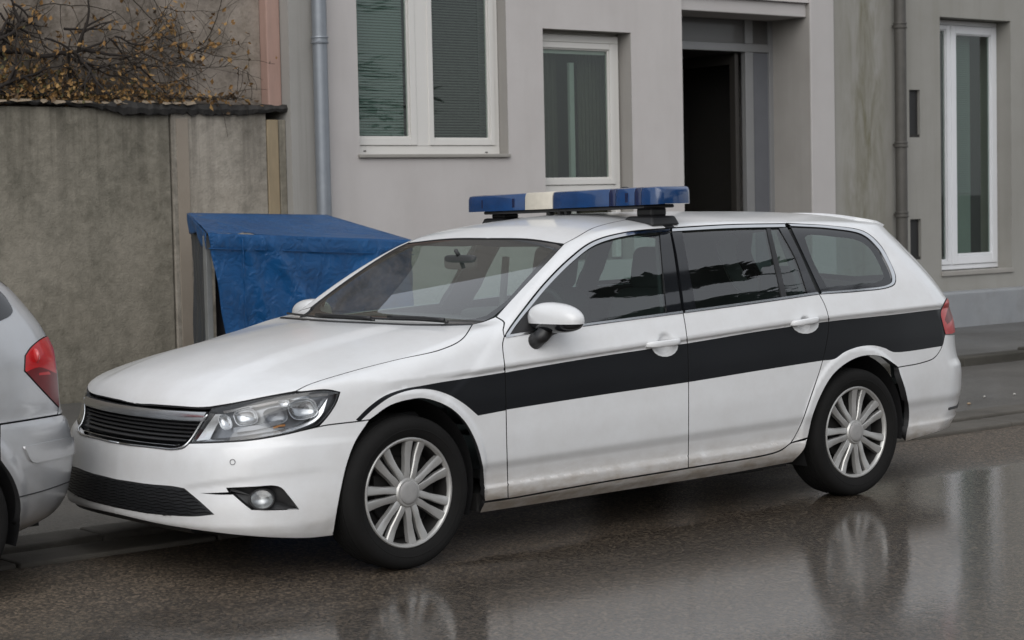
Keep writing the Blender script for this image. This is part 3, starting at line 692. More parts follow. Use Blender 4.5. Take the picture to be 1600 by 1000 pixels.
def side_w(x, z):
    zc = _crz(x); t = z-zc; u = (z-.2)/(zc-.2)
    k = sst(.12, .42, x)*1.0
    lo = _low(u)*k+_low_f(u)*(1-k)
    y = _wp(x)+np.where(t > 0, _upp(t), lo)
    for ax in (0., 2.79):
        r = np.sqrt((x-ax)**2+(z-.335)**2)
        y = y+.011*(1-sst(.398, .425+.06*sst(-.12, -.26, x-ax)*(1 if ax == 0 else 0), r))*sst(.05, .2, z)
    for (dx, dz, rr, dp) in DENTS:
        q = ((x-dx)**2+(z-dz)**2)/rr**2
        y = y-dp*np.exp(-q**2.4)
    return y
_fz = pch([.10, .17, .215, .25, .30, .42, .50, .555, .58, .63, .685, .74, .85, 1.], [-.72, -.80, -.865, -.885, -.885, -.872, -.862, -.845, -.822, -.800, -.790, -.775, -.72, -.62])
_fp = pch([0, .2, .35, .52, .62, .70, .77, .82, .86, .92], [0, .006, .02, .05, .088, .15, .245, .355, .50, .80])
_rz = pch([.15, .22, .28, .33, .36, .45, .53, .585, .63, .70, .80, .93, 1.03, 1.135, 1.25, 1.33, 1.37, 1.45], [3.84, 3.90, 3.95, 4.0, 4.02, 4.022, 4.02, 4.01, 3.975, 3.955, 3.945, 3.885, 3.81, 3.72, 3.605, 3.52, 3.49, 3.42])
_rp = pch([0, .3, .5, .62, .72, .80, .86, .90, .95], [0, .006, .024, .052, .105, .185, .285, .40, .6])
_hz = pch([-1., -.9, -.83, -.79, -.74, -.65, -.5, -.25, 0., .25, .5, .7, 1.2], [.55, .62, .67, .705, .745, .80, .857, .915, .950, .975, .990, 1., 1.02])
_hc = pch([-.9, -.5, -.2, .2, .5, .8], [.03, .060, .060, .038, .008, 0.])
_roof = pch([.8, 1.134, 1.3, 1.5, 1.75, 2.1, 2.45, 2.8, 3.05, 3.3, 3.45, 3.6], [1.24, 1.352, 1.396, 1.428, 1.446, 1.448, 1.442, 1.435, 1.425, 1.405, 1.378, 1.34])
def F_car(P):
    x, y, z = P[:, 0], np.abs(P[:, 1]), P[:, 2]
    W = side_w(x, z); gs = y-W
    gf = _fz(z)+_fp(y)-x
    yr = y/np.maximum(W, .3)*.9
    gr = x-(_rz(z)-_rp(yr))
    hood = _hz(x)-_hc(x)*(y/.65)**2+.010*(1-sst(.36, .50, y+.10*(x+.4)))*sst(-.8, -.6, x)*(1-sst(.2, .5, x))
    gh = z-hood
    lower = smax(smax(smax(gs, gh, .06), gf, .05), gr, .03)
    zl = .408+.17*(y-.48)      # pressed line across the bumper corners
    lower = lower+(.007*sst(0, .03, zl-z)*(1-sst(.03, .16, zl-z)))*sst(.42, .56, y)*sst(-.34, -.44, x)
    roof = _roof(x)-(.026+.027*sst(1.05, 1.8, x))*(y/.62)**2.2
    gt = z-roof
    sb = .06*(y/.75)**2*np.clip((1.33-z)/.36, 0, 1.5)
    gw = ((z-.972)-.5585*(x-.493-sb))*.873-.010*(1-((z-1.15)/.2)**2)
    upper = smax(smax(smax(gs, gt, .07), gw, .02), gr, .03)
    return smin(lower, upper, .02)

PC = empty('estate_car', (1.45, 0, 0))
tag(PC, 'white estate car with a black side stripe and a blue light bar on its roof', 'car')

# feature lines traced on the body
door_seam = [(788, 526), (785.5, 536), (786, 550), (788, 566), (790, 600), (791.5, 680), (793, 740), (794, 779)]
b_seam = [(1067.5, 489), (1071, 510), (1074, 535), (1075.5, 570), (1076, 640), (1075.5, 731)]
c_seam = [(1280, 459.5), (1289, 477), (1294.5, 497), (1294, 520), (1286, 561), (1268, 617), (1251, 664), (1237, 691)]
belt_f = [(788, 526), (830, 521), (905, 510.5), (990, 499), (1067.5, 489)]
belt_r = [(1067.5, 489), (1180, 474), (1280, 459.5)]
door_top = [(788, 526), (797, 511), (820, 480), (850, 443), (890, 403), (925, 377.5), (975, 363), (1047, 356), (1140, 350.5), (1229, 349)]
stripe_main = [[(760, 588), (790, 582), (930, 558), (1076, 536), (1190, 517), (1297, 502), (1400, 491), (1480, 481.5)], [(1480, 481.5), (1482, 539)],
               [(1482, 539.5), (1395, 550), (1385, 545), (1366, 540), (1344, 541.5), (1320, 550), (1304, 561), (1285, 563.5), (1180, 580), (1076, 597), (930, 618.5), (790, 640.5), (760, 646)], [(760, 646), (760, 588)]]
stripe_fender = [[(556, 656), (575, 637), (600, 619), (630, 608), (660, 602.5), (690, 597), (740, 589.5), (802, 579.5)], [(802, 579.5), (802, 639)],
                 [(802, 639), (747, 649.5)], [(747, 649.5), (725, 631), (700, 616.5), (672, 608.5), (645, 609), (612, 619.5), (585, 638), (562, 659)], [(562, 659), (556, 656)]]
def crease(px): return [px]
for q, rr in (((1040, 537), .043), ((1258, 506), .034)):
    p = px_plane(q, 1, -.905); DENTS.append((p[0], p[2], rr, .020))
def disc(c, rx, ry): return [[(c[0]+rx*math.cos(t), c[1]+ry*math.sin(t)) for t in np.linspace(0, 2*math.pi, 19)]]
dish_f, dish_r = disc((1039, 541), 20.5, 16.5), disc((1258.5, 506), 21, 15.5)
def dish_rings(c, rx, ry): return [disc(c, rx*k, ry*k)[0] for k in (.5, .75, .9, 1.12)]
def cfront(z0, z1, n=9):
    zs = np.linspace(z0, z1, n); P = cast(F_car, np.stack([np.full(n, -1.5), zs*0, zs], 1), np.repeat([[1., 0, 0]], n, 0), 0, 1.2, 60)
    return [tuple(p) for p in P]
def clines(x0, x1, us=(1.06, 1.012, .999, .985, .972, .955, .94, .92, .375, .352, .335, .315, .26, .19, .172, .155, .135, .10)):
    xs = np.linspace(x0, x1, 40)
    return [[(x, -float(side_w(np.array([x]), np.array([z]))[0]), z) for x, z in zip(xs, .2+u*(_crz(xs)-.2))] for u in us]
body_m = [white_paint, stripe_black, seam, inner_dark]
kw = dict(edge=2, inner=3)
SIDE = (0, 1, 0)
# --- front wing
patch('front_wing', F_car, (0, .83, -.55), [
    door_seam, [(794, 779), (757, 784.5)], [(757, 784.5), (756, 750), (752, 720), (742, 688), (725, 658), (700, 636), (662, 623), (640, 625), (610, 634), (578, 656)],
    [(578, 656), (560, 658.5), (510, 664.5), (497, 667)], [(497, 667), (512, 650), (525, 630), (531, 613)], [(531, 613), (510, 609), (470, 612), (462, 611.5)],
    [(462, 611.5), (480, 602), (550, 580), (620, 562), (690, 546), (722, 530), (738, 507)], [(738, 507), (755, 503), (775, 495)], [(775, 495), (788, 504), (786, 515), (788, 526)]],
    body_m, PC, regions=[(stripe_fender, 1)], lines=clines(.10, .54), far=True, grid=.013, **kw)
# --- doors
fd = patch('front_door', F_car, SIDE, [door_seam[::-1], belt_f, b_seam, [(1075.5, 731), (935, 754), (794, 779)]], body_m, PC,
      regions=[(stripe_main, 1), (dish_f, 0)], lines=clines(.45, 1.66)+dish_rings((1039, 541), 20.5, 16.5), far=True, grid=.013, **kw)
rd = patch('rear_door', F_car, SIDE, [b_seam[::-1], belt_r, c_seam, [(1237, 691), (1222, 702), (1205, 708.5), (1075.5, 731)]], body_m, PC,
      regions=[(stripe_main, 1), (dish_r, 0)], lines=clines(1.54, 2.66)+dish_rings((1258.5, 506), 21, 15.5), far=True, grid=.013, **kw)
# --- roof side, rear pillar and rear wing in one pressing
ditch = [(881, 381), (900, 371), (925, 357), (955, 348), (985, 342.5), (1020, 339)]
_dl = px_on(F_car, [ditch[-1]])[0]
ditch3 = [tuple(_dl), (1.75, -.60, 1.40), (2.3, -.605, 1.40), (2.8, -.60, 1.39), (3.2, -.585, 1.37), (3.40, -.57, 1.34)]
patch('body_side', F_car, (0, .85, -.53), [
    [(788, 526), (786, 515), (788, 504), (775, 495)], [(775, 495), (800, 467), (830, 435), (855, 409), (881, 381)], ditch, ditch3,
    [(3.40, -.57, 1.34), (3.44, -.60, 1.32)], [(1387, 361), (1410, 388), (1448, 428), (1479, 466)], [(1479, 466), (1469, 488), (1472, 505), (1476.5, 523)], [(1476.5, 523), (1472, 541), (1460, 559), (1440, 567), (1403, 574)],
    [(1403, 574), (1396, 568), (1380, 558.5), (1360, 555.5), (1340, 559), (1318, 571), (1300, 588), (1283, 617), (1270, 650), (1262, 684)], [(1262, 684), (1237, 691)], c_seam[::-1],
    [(1280, 459.5), (1340, 455.5), (1387, 449.5), (1398, 444), (1399.5, 432), (1388, 404), (1374, 381), (1350, 361.5), (1300, 353), (1229, 348.5)], door_top[::-1]],
    body_m, PC, regions=[(stripe_main, 1)], lines=clines(2.5, 3.64, (1.06, 1.012, .999, .985, .972, .955, .94, .92)), far=True, grid=.014, **kw)
# --- sill
patch('sill', F_car, (0, .95, .3), [[(757, 785.5), (794, 780), (935, 755), (1075, 732), (1205, 709.5), (1222, 703), (1237, 692), (1262, 685)], [(1262, 685), (1256, 703), (1238, 722)],
    [(1238, 722), (1140, 740), (1040, 756), (900, 778), (749, 801.5)], [(749, 801.5), (757, 785.5)]], body_m, PC, far=True, grid=.02, **kw)
# --- bonnet
patch('bonnet', F_car, (.35, 0, -1), [
    [(.478, 0., 1.), (.482, -.3, 1.), (.50, -.5, 1.)], [(690, 509.5), (738, 507)], [(738, 507), (722, 530), (690, 546), (620, 562), (550, 580), (480, 602), (462, 611.5)],
    [(462, 611.5), (420, 619), (370, 629), (328, 636)], [(328, 636), (310, 637), (270, 634.5), (235, 632)], [(-.778, -.06, .699), (-.779, 0, .6985)], [(-.779, 0, .6985), (.478, 0, 1.)]],
    body_m, PC, half=True, grid=.014, **kw)
# --- roof
_wt = tuple(px_on(F_car, [(881, 381)])[0])
patch('roof', F_car, (0, 0, -1), [[(1.150, 0, 1.34), (1.147, -.3, 1.34), (1.118, -.55, 1.33), _wt], ditch, ditch3, [(3.40, -.57, 1.34), (3.475, -.3, 1.36), (3.49, 0, 1.36)], [(3.49, 0, 1.36), (1.150, 0, 1.34)]],
      body_m[:3]+[headliner], PC, half=True, grid=.02, **kw)
# --- windscreen, with its black printed border
ws_out = [[(1.143, 0, 1.335), (1.140, -.3, 1.335), (1.11, -.55, 1.325)], [(877, 384), (853, 410), (828, 436.5), (798, 469), (770, 494)], [(770, 494), (752, 502), (735, 506)], [(735, 506), (690, 507.5), (640, 506)], [(.50, -.1, .98), (.498, 0, .98)], [(.498, 0, .98), (1.143, 0, 1.335)]]
ws = patch('windscreen', F_car, (.5, 0, -.87), ws_out, [wind_glass, black_gloss], PC, off=-.004, gap=.001, half=True, grid=.02, thick=.004, edge=1,
      regions=[([[(1.20, .02, 1.36), (1.11, .02, 1.32), (1.085, -.55, 1.305)], [(866, 386), (845, 409), (820, 436), (790, 469), (760, 492)], [(760, 492), (738, 497), (690, 499), (640, 498)], [(.535, -.1, 1.), (.53, .02, 1.)], [(.53, .02, 1.), (.44, .02, .95)], [(.44, .02, .95), (.5, -1., 1.)], [(.5, -1., 1.), (1.15, -1., 1.3)], [(1.15, -1., 1.3), (1.20, .02, 1.36)]], 1)])
# --- side windows
def strip(name, outer, inner_, mat, parent, off, far=True, d=(0, .9, -.44), grid=.02, thick=.012, gap=0):
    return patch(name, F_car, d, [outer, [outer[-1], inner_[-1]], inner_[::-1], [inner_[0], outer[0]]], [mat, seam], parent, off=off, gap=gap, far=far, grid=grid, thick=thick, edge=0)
G = (0, .9, -.44)
# front door: chrome along the belt and the window head, black pillar, mirror triangle, pane
dt_f = [(790, 524), (799, 511), (822, 480.5), (852, 443.5), (891, 405), (926, 379.5), (976, 365), (1047, 358)]
di_f = [(796, 523), (806, 508), (828, 480.5), (857, 446), (895, 408.5), (929, 383.5), (978, 369), (1046, 362)]
strip('window_trim', dt_f, di_f, chrome, fd, .003)
strip('belt_trim', [(790, 524), (830, 518), (905, 507), (990, 496), (1066, 486)], [(790, 528), (830, 521.5), (905, 510.5), (990, 499.5), (1067, 489.5)], satin_chrome, fd, .004)
patch('window_pillar', F_car, G, [[(1031, 364), (1047, 362)], [(1047, 362), (1053, 395), (1065.5, 486)], [(1065.5, 486), (1042, 489)], [(1042, 489), (1031, 364)]], [black_gloss, seam], fd, off=-.001, gap=.001, far=True, grid=.03)
patch('mirror_panel', F_car, G, [[(797, 522), (808, 507), (828, 481)], [(828, 481), (832, 500), (836, 517.5)], [(836, 517.5), (797, 522)]], [black_plastic], fd, off=-.001, gap=.001, far=True, grid=.03)
patch('pane', F_car, G, [[(828, 481), (857, 446), (895, 409), (929, 384), (978, 369), (1031, 364)], [(1031, 364), (1042, 489)], [(1042, 489), (990, 496), (905, 507), (836, 517.5)], [(836, 517.5), (832, 500), (828, 481)]],
      [car_glass, black_plastic], fd, off=-.006, gap=.001, far=True, grid=.03, thick=.004, edge=1)
# rear door
strip('window_trim', [(1050, 358), (1140, 352.5), (1226, 351)], [(1050, 362), (1140, 357), (1227, 355)], chrome, rd, .003)
strip('belt_trim', [(1070, 485.5), (1180, 470.5), (1277, 456.5)], [(1070, 489), (1180, 474), (1279, 459.7)], satin_chrome, rd, .004)
patch('window_pillar', F_car, G, [[(1050, 362), (1066, 361)], [(1066, 361), (1088, 482.5)], [(1088, 482.5), (1070, 485.5)], [(1070, 485.5), (1057, 395), (1050, 362)]], [black_gloss, seam], rd, off=-.001, gap=.001, far=True, grid=.03)
patch('window_pillar', F_car, G, [[(1217, 355.5), (1230, 355)], [(1230, 355), (1250, 395), (1276, 456.5)], [(1276, 456.5), (1262, 458.5)], [(1262, 458.5), (1244, 405), (1217, 355.5)]], [black_gloss, seam], rd, off=-.001, gap=.001, far=True, grid=.03)
patch('window_divider', F_car, G, [[(1198, 356), (1204, 356)], [(1204, 356), (1230, 463.5)], [(1230, 463.5), (1222, 464.5)], [(1222, 464.5), (1198, 356)]], [black_plastic], rd, off=-.002, gap=.0, far=True, grid=.03)
patch('pane', F_car, G, [[(1066, 361), (1140, 357), (1198, 356)], [(1198, 356), (1222, 464.5)], [(1222, 464.5), (1150, 474), (1088, 482.5)], [(1088, 482.5), (1066, 361)]], [car_glass, black_plastic], rd, off=-.006, gap=.001, far=True, grid=.03, thick=.004, edge=1)
patch('quarter_pane', F_car, G, [[(1204, 356), (1217, 355.5)], [(1217, 355.5), (1244, 405), (1262, 458.5)], [(1262, 458.5), (1230, 463.5)], [(1230, 463.5), (1204, 356)]], [car_glass, black_plastic], rd, off=-.006, gap=.001, far=True, grid=.03, thick=.004, edge=1)
for nm, q4 in (('pillar_lining', [[(1030, 360), (1068, 357)], [(1068, 357), (1090, 490)], [(1090, 490), (1040, 496)], [(1040, 496), (1030, 360)]]), ('pillar_lining', [[(1218, 351), (1252, 352)], [(1252, 352), (1292, 462)], [(1292, 462), (1262, 467)], [(1262, 467), (1218, 351)]])):
    patch(nm, F_car, G, q4, [inner_dark], PC, off=-.03, gap=0, far=True, grid=.05, thick=.01, edge=0)
# rear side window in the body
q_out = [(1284, 456.5), (1340, 452), (1384, 446.5), (1393, 441), (1393, 431), (1382, 405), (1369, 385), (1347, 366.5), (1300, 357.5), (1236, 353.5)]
q_ch = [(1282, 459.5), (1340, 455), (1386, 449), (1397, 443), (1398, 431), (1387, 404), (1373, 382), (1350, 363), (1300, 354), (1232, 350.5)]
q_in = [(1292, 448), (1340, 444), (1372, 440), (1381, 435), (1380, 426), (1369, 402), (1357, 385), (1340, 375), (1300, 369), (1262, 367), (1258, 371)]
patch('window_trim', F_car, G, [q_ch, [q_ch[-1], q_out[-1]], q_out[::-1], [q_out[0], q_ch[0]]], [chrome], PC, off=.003, gap=0, far=True, grid=.02, thick=.012)
patch('side_window', F_car, G, [q_out, [q_out[-1], (1284, 456.5)]], [car_glass, black_gloss], PC, off=-.003, gap=.001, far=True, grid=.025, thick=.004, edge=1,
      regions=[([[(1225, 345), (1410, 350)], [(1410, 350), (1410, 460)], [(1410, 460), (1275, 470)], [(1275, 470), (1292, 448)], q_in, [(1258, 371), (1270, 405), (1292, 448)], [(1292, 448), (1275, 470)], [(1275, 470), (1225, 345)]], 1)])
# --- front bumper
intake = [[(-.877, 0, .386), (-.874, -.12, .388), (-.868, -.22, .389)], [(240, 757), (270, 759.5), (288, 763)], [(288, 763), (312, 783), (335, 804)], [(335, 804), (305, 807), (272, 806), (230, 802.5)], [(-.883, -.12, .267), (-.886, 0, .267)], cfront(.267, .386)]
fog = [[(311, 770.5), (335, 770), (357, 769)], [(357, 769), (353, 762)], [(353, 762), (400, 760), (428, 758.5), (440, 762), (450, 773), (468, 796)], [(468, 796), (430, 797.5), (393, 797)], [(393, 797), (380, 787), (364, 773)], [(364, 773), (340, 773), (311, 770.5)]]
low_gr = [(275, 702.5), (288, 699.5), (296, 692.5)]
bump_bot3 = [(-.878, -.12, .2365), (-.882, 0, .239)]
fb = patch('front_bumper', F_car, (.78, .62, 0), [
    [(-.853, 0, .534), (-.852, -.10, .535), (-.846, -.2, .5365)], [(250, 700.5)]+low_gr, [(296, 692.5), (335, 691.5), (390, 688), (440, 680), (475, 672), (497, 667)], [(497, 667), (510, 664.5), (560, 658.5), (578, 656)],
    [(578, 656), (556, 690), (543, 724), (534, 762), (527, 800), (521, 837)], [(521, 837), (480, 841), (420, 840), (360, 835), (300, 827.5)], [(300, 827.5), (250, 819), (222, 813)], bump_bot3, cfront(.239, .534, 16)],
    body_m, PC, holes=[fog], half=True, grid=.013, edge=0, inner=3, thick=.03,
    regions=[(intake, 2)])
patch('lower_intake', F_car, (.78, .62, 0), intake, [lamp_black], fb, off=.001, gap=.004, half=True, grid=.03, thick=.03)

# ------------------------------------------------------------------ rear of the estate car
tl_edge = [(1479, 466), (1469, 488), (1472, 505), (1476.5, 523)]
rb = patch('rear_bumper', F_car, (-.70, .71, 0), [
    [(1403, 574), (1440, 567), (1460, 559), (1472, 541), (1476.5, 523)], [(3.70, -.745, .752), (3.78, -.66, .742), (3.87, -.50, .735), (3.93, -.25, .73), (3.95, 0, .73)], [(3.95, 0, .73), (3.92, 0, .24)],
    [(3.92, 0, .24), (3.90, -.35, .24), (3.86, -.58, .245), (3.80, -.68, .25)], [(1463, 675), (1414, 690)], [(1414, 690), (1420, 650), (1416, 615), (1403, 574)]],
    body_m, PC, half=True, grid=.016, lines=[[(1424, 656), (1460, 646), (1504, 629)]], thick=.03, **kw)
strip('bumper_trim', [(1482, 637), (1495, 633), (1506, 628.5)], [(1482, 640.5), (1495, 637), (1506, 632.5)], black_plastic, rb, .004, d=(-.5, .87, 0), thick=.02)
tg = patch('tailgate', F_car, (-.9, 0, -.3), [
    [(3.475, 0, 1.365), (3.46, -.3, 1.36), (3.40, -.575, 1.335)], [(1387, 361), (1410, 388), (1448, 428), (1479, 466)], [(3.70, -.735, .94), (3.775, -.62, .94), (3.80, -.52, .93)], [(3.80, -.52, .93), (3.83, -.50, .745)],
    [(3.83, -.50, .745), (3.86, -.25, .735), (3.878, 0, .735)], [(3.878, 0, .735), (3.475, 0, 1.365)]], [white_paint, car_glass, seam, inner_dark, black_gloss], PC, half=True, grid=.025, edge=2,
    regions=[([[(3.47, .1, 1.345), (3.47, -.54, 1.325)], [(3.47, -.54, 1.325), (3.58, -.66, 1.18), (3.68, -.70, 1.03)], [(3.68, -.70, 1.03), (3.80, .1, 1.0)], [(3.80, .1, 1.0), (3.47, .1, 1.345)]], 4), ([[(3.50, .1, 1.32), (3.50, -.49, 1.305)], [(3.50, -.49, 1.305), (3.60, -.59, 1.18), (3.68, -.62, 1.06)], [(3.68, -.62, 1.06), (3.80, .1, 1.04)], [(3.80, .1, 1.04), (3.50, .1, 1.32)]], 1)])
mb = MB()
for s in (-1, 1): mb.box(3.36, 3.52, s*.02, s*.55, 1.358, 1.378)
tlp = patch('tail_light', F_car, (-.6, .8, 0), [tl_edge, [(1476.5, 523), (1486, 522)], [(3.74, -.665, .757), (3.83, -.50, .75)], [(3.83, -.50, .75), (3.80, -.52, .93)], [(3.80, -.52, .93), (3.775, -.62, .94), (3.70, -.735, .945)], [(3.70, -.735, .945), tuple(px_on(F_car, [(1479, 466)])[0])]],
      [red_lens, red_dark, seam], PC, off=.004, gap=.002, far=True, grid=.014, edge=2, thick=.03,
      regions=[([[(1476, 517), (1500, 514)], [(1500, 514), (1500, 504)], [(1500, 504), (1474, 509)], [(1474, 509), (1476, 517)]], 0), ([[(1475, 500), (1479, 507)], [(1479, 507), (1486, 500), (1487, 480)], [(1487, 480), (1481, 478)], [(1481, 478), (1475, 500)]], 1)])
patch('roof_spoiler', F_car, (0, 0, -1), [[(3.30, 0, 1.39), (3.28, -.3, 1.39), (3.25, -.5, 1.37)], [(3.25, -.5, 1.37), (3.38, -.565, 1.34)], [(3.38, -.565, 1.34), (3.46, -.45, 1.35), (3.485, 0, 1.36)], [(3.485, 0, 1.36), (3.30, 0, 1.39)]],
      [white_paint, seam], PC, off=.012, gap=.0, half=True, grid=.03, thick=.012, edge=0)

# ------------------------------------------------------------------ grille
HP = px_on(F_car, [(328, 637), (318, 655), (300, 684), (290, 694), (272, 701.5), (248, 699)])
def front_pt(y, z, off=0.):
    """point on the nose at half-width y and height z, pushed forward by off"""
    y = np.atleast_1d(np.asarray(y, float)); z = np.broadcast_to(np.asarray(z, float), y.shape)
    P = np.stack([np.full(y.shape, -1.4), y, z], 1)
    Q = cast(F_car, P, np.repeat([[1., 0, 0]], len(P), 0), 0, 1.3, 40); N = grad(F_car, Q, .01); N[:, 2] = 0; N /= np.linalg.norm(N, axis=1)[:, None]
    return Q+N*off
gzs = np.array([.695, .66, .60, .565, .545, .535]); gys = np.array([.535, .52, .475, .445, .405, .33])
gw_ = pch(gzs[::-1], gys[::-1])                      # half-width of the opening at a height
grille_out = [[(-.779, 0, .696), (-.75, -.3, .703), (-.72, -.53, .711)], [(326, 641), (318, 654), (300, 684), (292, 693)], [(292, 693), (285, 698), (272, 701.5), (248, 699)], [(-.85, -.12, .538), (-.853, 0, .537)], cfront(.537, .696)]
gr = patch('grille', F_car, (.78, .62, 0), grille_out, [lamp_black], PC, off=-.045, gap=.0, half=True, grid=.03, thick=.03)
def bar(z, h, wfun, off, depth, mat, name, parent, n=26, zs=0.):
    """a curved bar across the nose: rectangular section"""
    mb = MB(); wv = wfun; ys = np.linspace(-wv, wv, n); rows = []
    for dz, o in ((-h/2, off), (-h/6, off+.003), (h/6, off+.003), (h/2, off-.002), (h/2, off-depth), (-h/2, off-depth)):
        zz = z+dz+zs*(np.abs(ys)/max(wv, .01))**2
        rows.append(front_pt(ys, zz, o))
    k = len(rows); V = np.stack(rows, 1).reshape(-1, 3)
    F = [(i*k+j, i*k+(j+1) % k, (i+1)*k+(j+1) % k, (i+1)*k+j) for i in range(n-1) for j in range(k)]
    F += [tuple(range(k)), tuple((n-1)*k+j for j in range(k))[::-1]]
    mb.add(V, F); return mb.build(name, mat, parent, smooth=True, auto=40)
bar(.667, .036, .518, .004, .03, satin_chrome, 'chrome_bar', gr, zs=.008)
for i, z in enumerate((.634, .618, .602, .586, .570)):
    bar(z, .0085, float(gw_(z))-.012, -.008, .03, black_plastic, 'grille_slat', gr, zs=.006)
bar(.5525, .0045, .40, -.006, .02, chrome, 'grille_slat', gr, zs=.004)
# chrome edge round the lower half of the opening
for s in (1, -1):
    q = catmull([(325, 648), (318, 656), (301, 683.5), (292, 694.5), (284, 699.5), (270, 702), (248, 700)], 6); P = px_on(F_car, q); P = P+grad(F_car, P)*.002
    P = np.concatenate([P, [(-.853, -.10, .5365), (-.855, 0, .536)]]); MB().tube(P*np.array([1, s, 1]), .0045, 6).build('grille_edge', satin_chrome, gr, smooth=True)
# mesh of the lower intake
mb = MB()
for i in range(9):
    z = .276+i*.0128; wv = min(.42+(z-.276)*9, .625-1.45*(z-.30))
    ys = np.linspace(-wv, wv, 60); P = front_pt(ys, z+.003*np.sin(np.arange(60)*math.pi/2), .004); mb.tube(P, .0018, 4, cap=False)
mb.build('intake_mesh', mesh_black, fb)

# ------------------------------------------------------------------ headlights
hl_out = [[(297, 691.5), (312, 668), (327, 643)], [(327, 643), (331, 637.5)], [(331, 637.5), (370, 630), (420, 620), (470, 613)], [(470, 613), (510, 610), (530, 613)], [(530, 613), (524, 630), (511, 650), (496, 665)], [(496, 665), (475, 671), (440, 679), (390, 687), (335, 690.5), (297, 691.5)]]
hd = (.62, .78, 0)
def inset_px(seg, k, c=(420, 652)):
    return [[(c[0]+(x-c[0])*k, c[1]+(y-c[1])*k) for x, y in s] for s in seg]
hl = patch('headlight', F_car, hd, hl_out, [lamp_dark, lamp_black], PC, off=-.05, gap=.001, far=False, grid=.03, thick=.01)
# the rim of the lamp
rim_loop = []
for s in hl_out: rim_loop += catmull(s, 6)[:-1]
rp = px_on(F_car, rim_loop); rn = grad(F_car, rp)
mb = MB(); k = len(rp); inner_px = [(420+(x-420)*.983, 652+(y-652)*.945) for x, y in rim_loop]; ip = px_on(F_car, inner_px); inn = grad(F_car, ip)
V = np.concatenate([rp-rn*.05, rp-rn*.001, ip-inn*.004, ip-inn*.045]); F = [(r*k+i, r*k+(i+1) % k, (r+1)*k+(i+1) % k, (r+1)*k+i) for r in range(3) for i in range(k)]
def both(mbv, mbf, name, mat, parent, **q):
    MB().add(mbv, mbf).build(name, mat, parent, **q)
lamp_parts = []
def lamp(v, f, name, mat, **q):
    o = MB().add(v, f).build(name, mat, hl, **q); lamp_parts.append((name, np.array(v), f, mat, q)); return o
lamp(V, F, 'lamp_rim', lamp_black, smooth=True)
def on_lamp(px, off): p = px_on(F_car, px); return p+grad(F_car, p, .01)*off
def ribbon(pxA, pxB, offA, offB, name, mat):
    a = on_lamp(catmull(pxA, 8), offA); b = on_lamp(catmull(pxB, 8), offB); n = min(len(a), len(b)); a = a[:n]; b = b[:n]
    v = np.concatenate([a, b, b-.02*np.array([-.6, -.78, 0]), a-.02*np.array([-.6, -.78, 0])])
    f = [(r*n+i, r*n+i+1, ((r+1) % 4)*n+i+1, ((r+1) % 4)*n+i) for r in range(4) for i in range(n-1)]
    f += [(0, n, 2*n, 3*n), (n-1, 4*n-1, 3*n-1, 2*n-1)]
    lamp(v, f, name, mat, smooth=True, auto=35)
# daytime running light: broad chrome flank at the inner edge, running out along the lower edge
ribbon([(304, 687), (318, 668), (334, 646)], [(321, 683), (330, 667), (347, 644)], -.012, -.028, 'lamp_trim', satin_chrome)
ribbon([(306, 689), (360, 686), (420, 680), (470, 669), (498, 655), (518, 624)], [(324, 683), (364, 681), (420, 674.5), (467, 664), (493, 651), (515, 622)], -.012, -.024, 'lamp_trim', satin_chrome)
ribbon([(345, 640), (400, 629.5), (460, 619), (500, 614), (516, 614)], [(346, 643.5), (400, 633), (460, 623), (500, 619), (514, 618)], -.016, -.022, 'lamp_trim', chrome)
# two reflector bowls with a rounded-square outline, and the smaller cavities between them
def bowl(c, rx, ry, name, depth, tilt=-.35, front=-.018, nn=28, mat=reflector):
    rows = []
    for k, (s, o) in enumerate(((1.06, front), (1., front-.001), (.92, front-depth*.45), (.70, front-depth*.8), (.36, front-depth), (.05, front-depth*1.04))):
        pts = []
        for j in range(nn):
            a = 2*math.pi*j/nn; ca, sa = math.cos(a), math.sin(a); e = .72
            u = rx*s*math.copysign(abs(ca)**e, ca); v = ry*s*math.copysign(abs(sa)**e, sa)
            pts.append((c[0]+u-v*tilt, c[1]+v+u*-.20))
        p = px_on(F_car, pts); p = p-np.outer(np.ones(nn), [-.55, -.80, .05])*(-o)*1.0
        rows.append(p)
    V = np.concatenate(rows); F = [(r*nn+i, r*nn+(i+1) % nn, (r+1)*nn+(i+1) % nn, (r+1)*nn+i) for r in range(len(rows)-1) for i in range(nn)]
    lamp(V, F, name, mat, smooth=True)
bowl((384, 652), 17, 12, 'reflector_bowl', .030, front=-.012)
bowl((473, 639), 21, 15, 'reflector_bowl', .030, front=-.010)
bowl((352, 660), 9, 11, 'reflector_bowl', .022, front=-.016, mat=satin_chrome)
bowl((430, 650), 17, 12, 'lamp_cavity', .018, front=-.014, mat=lamp_dark)
bowl((444, 631), 8, 5, 'lamp_cavity', .012, front=-.012, mat=satin_chrome)
ribbon([(362, 668), (400, 664), (440, 656)], [(362, 675), (400, 671), (440, 663)], -.018, -.018, 'lamp_bezel', lamp_dark)
ribbon([(426, 667.5), (436, 664), (446, 663)], [(428, 670), (437, 667), (446, 666)], -.010, -.012, 'turn_reflector', simple('amber', (.45, .20, .06), .25, coat=.5))
patch('lamp_lens', F_car, hd, hl_out, [lamp_glass], hl, off=-.002, gap=.003, grid=.02, thick=.003)
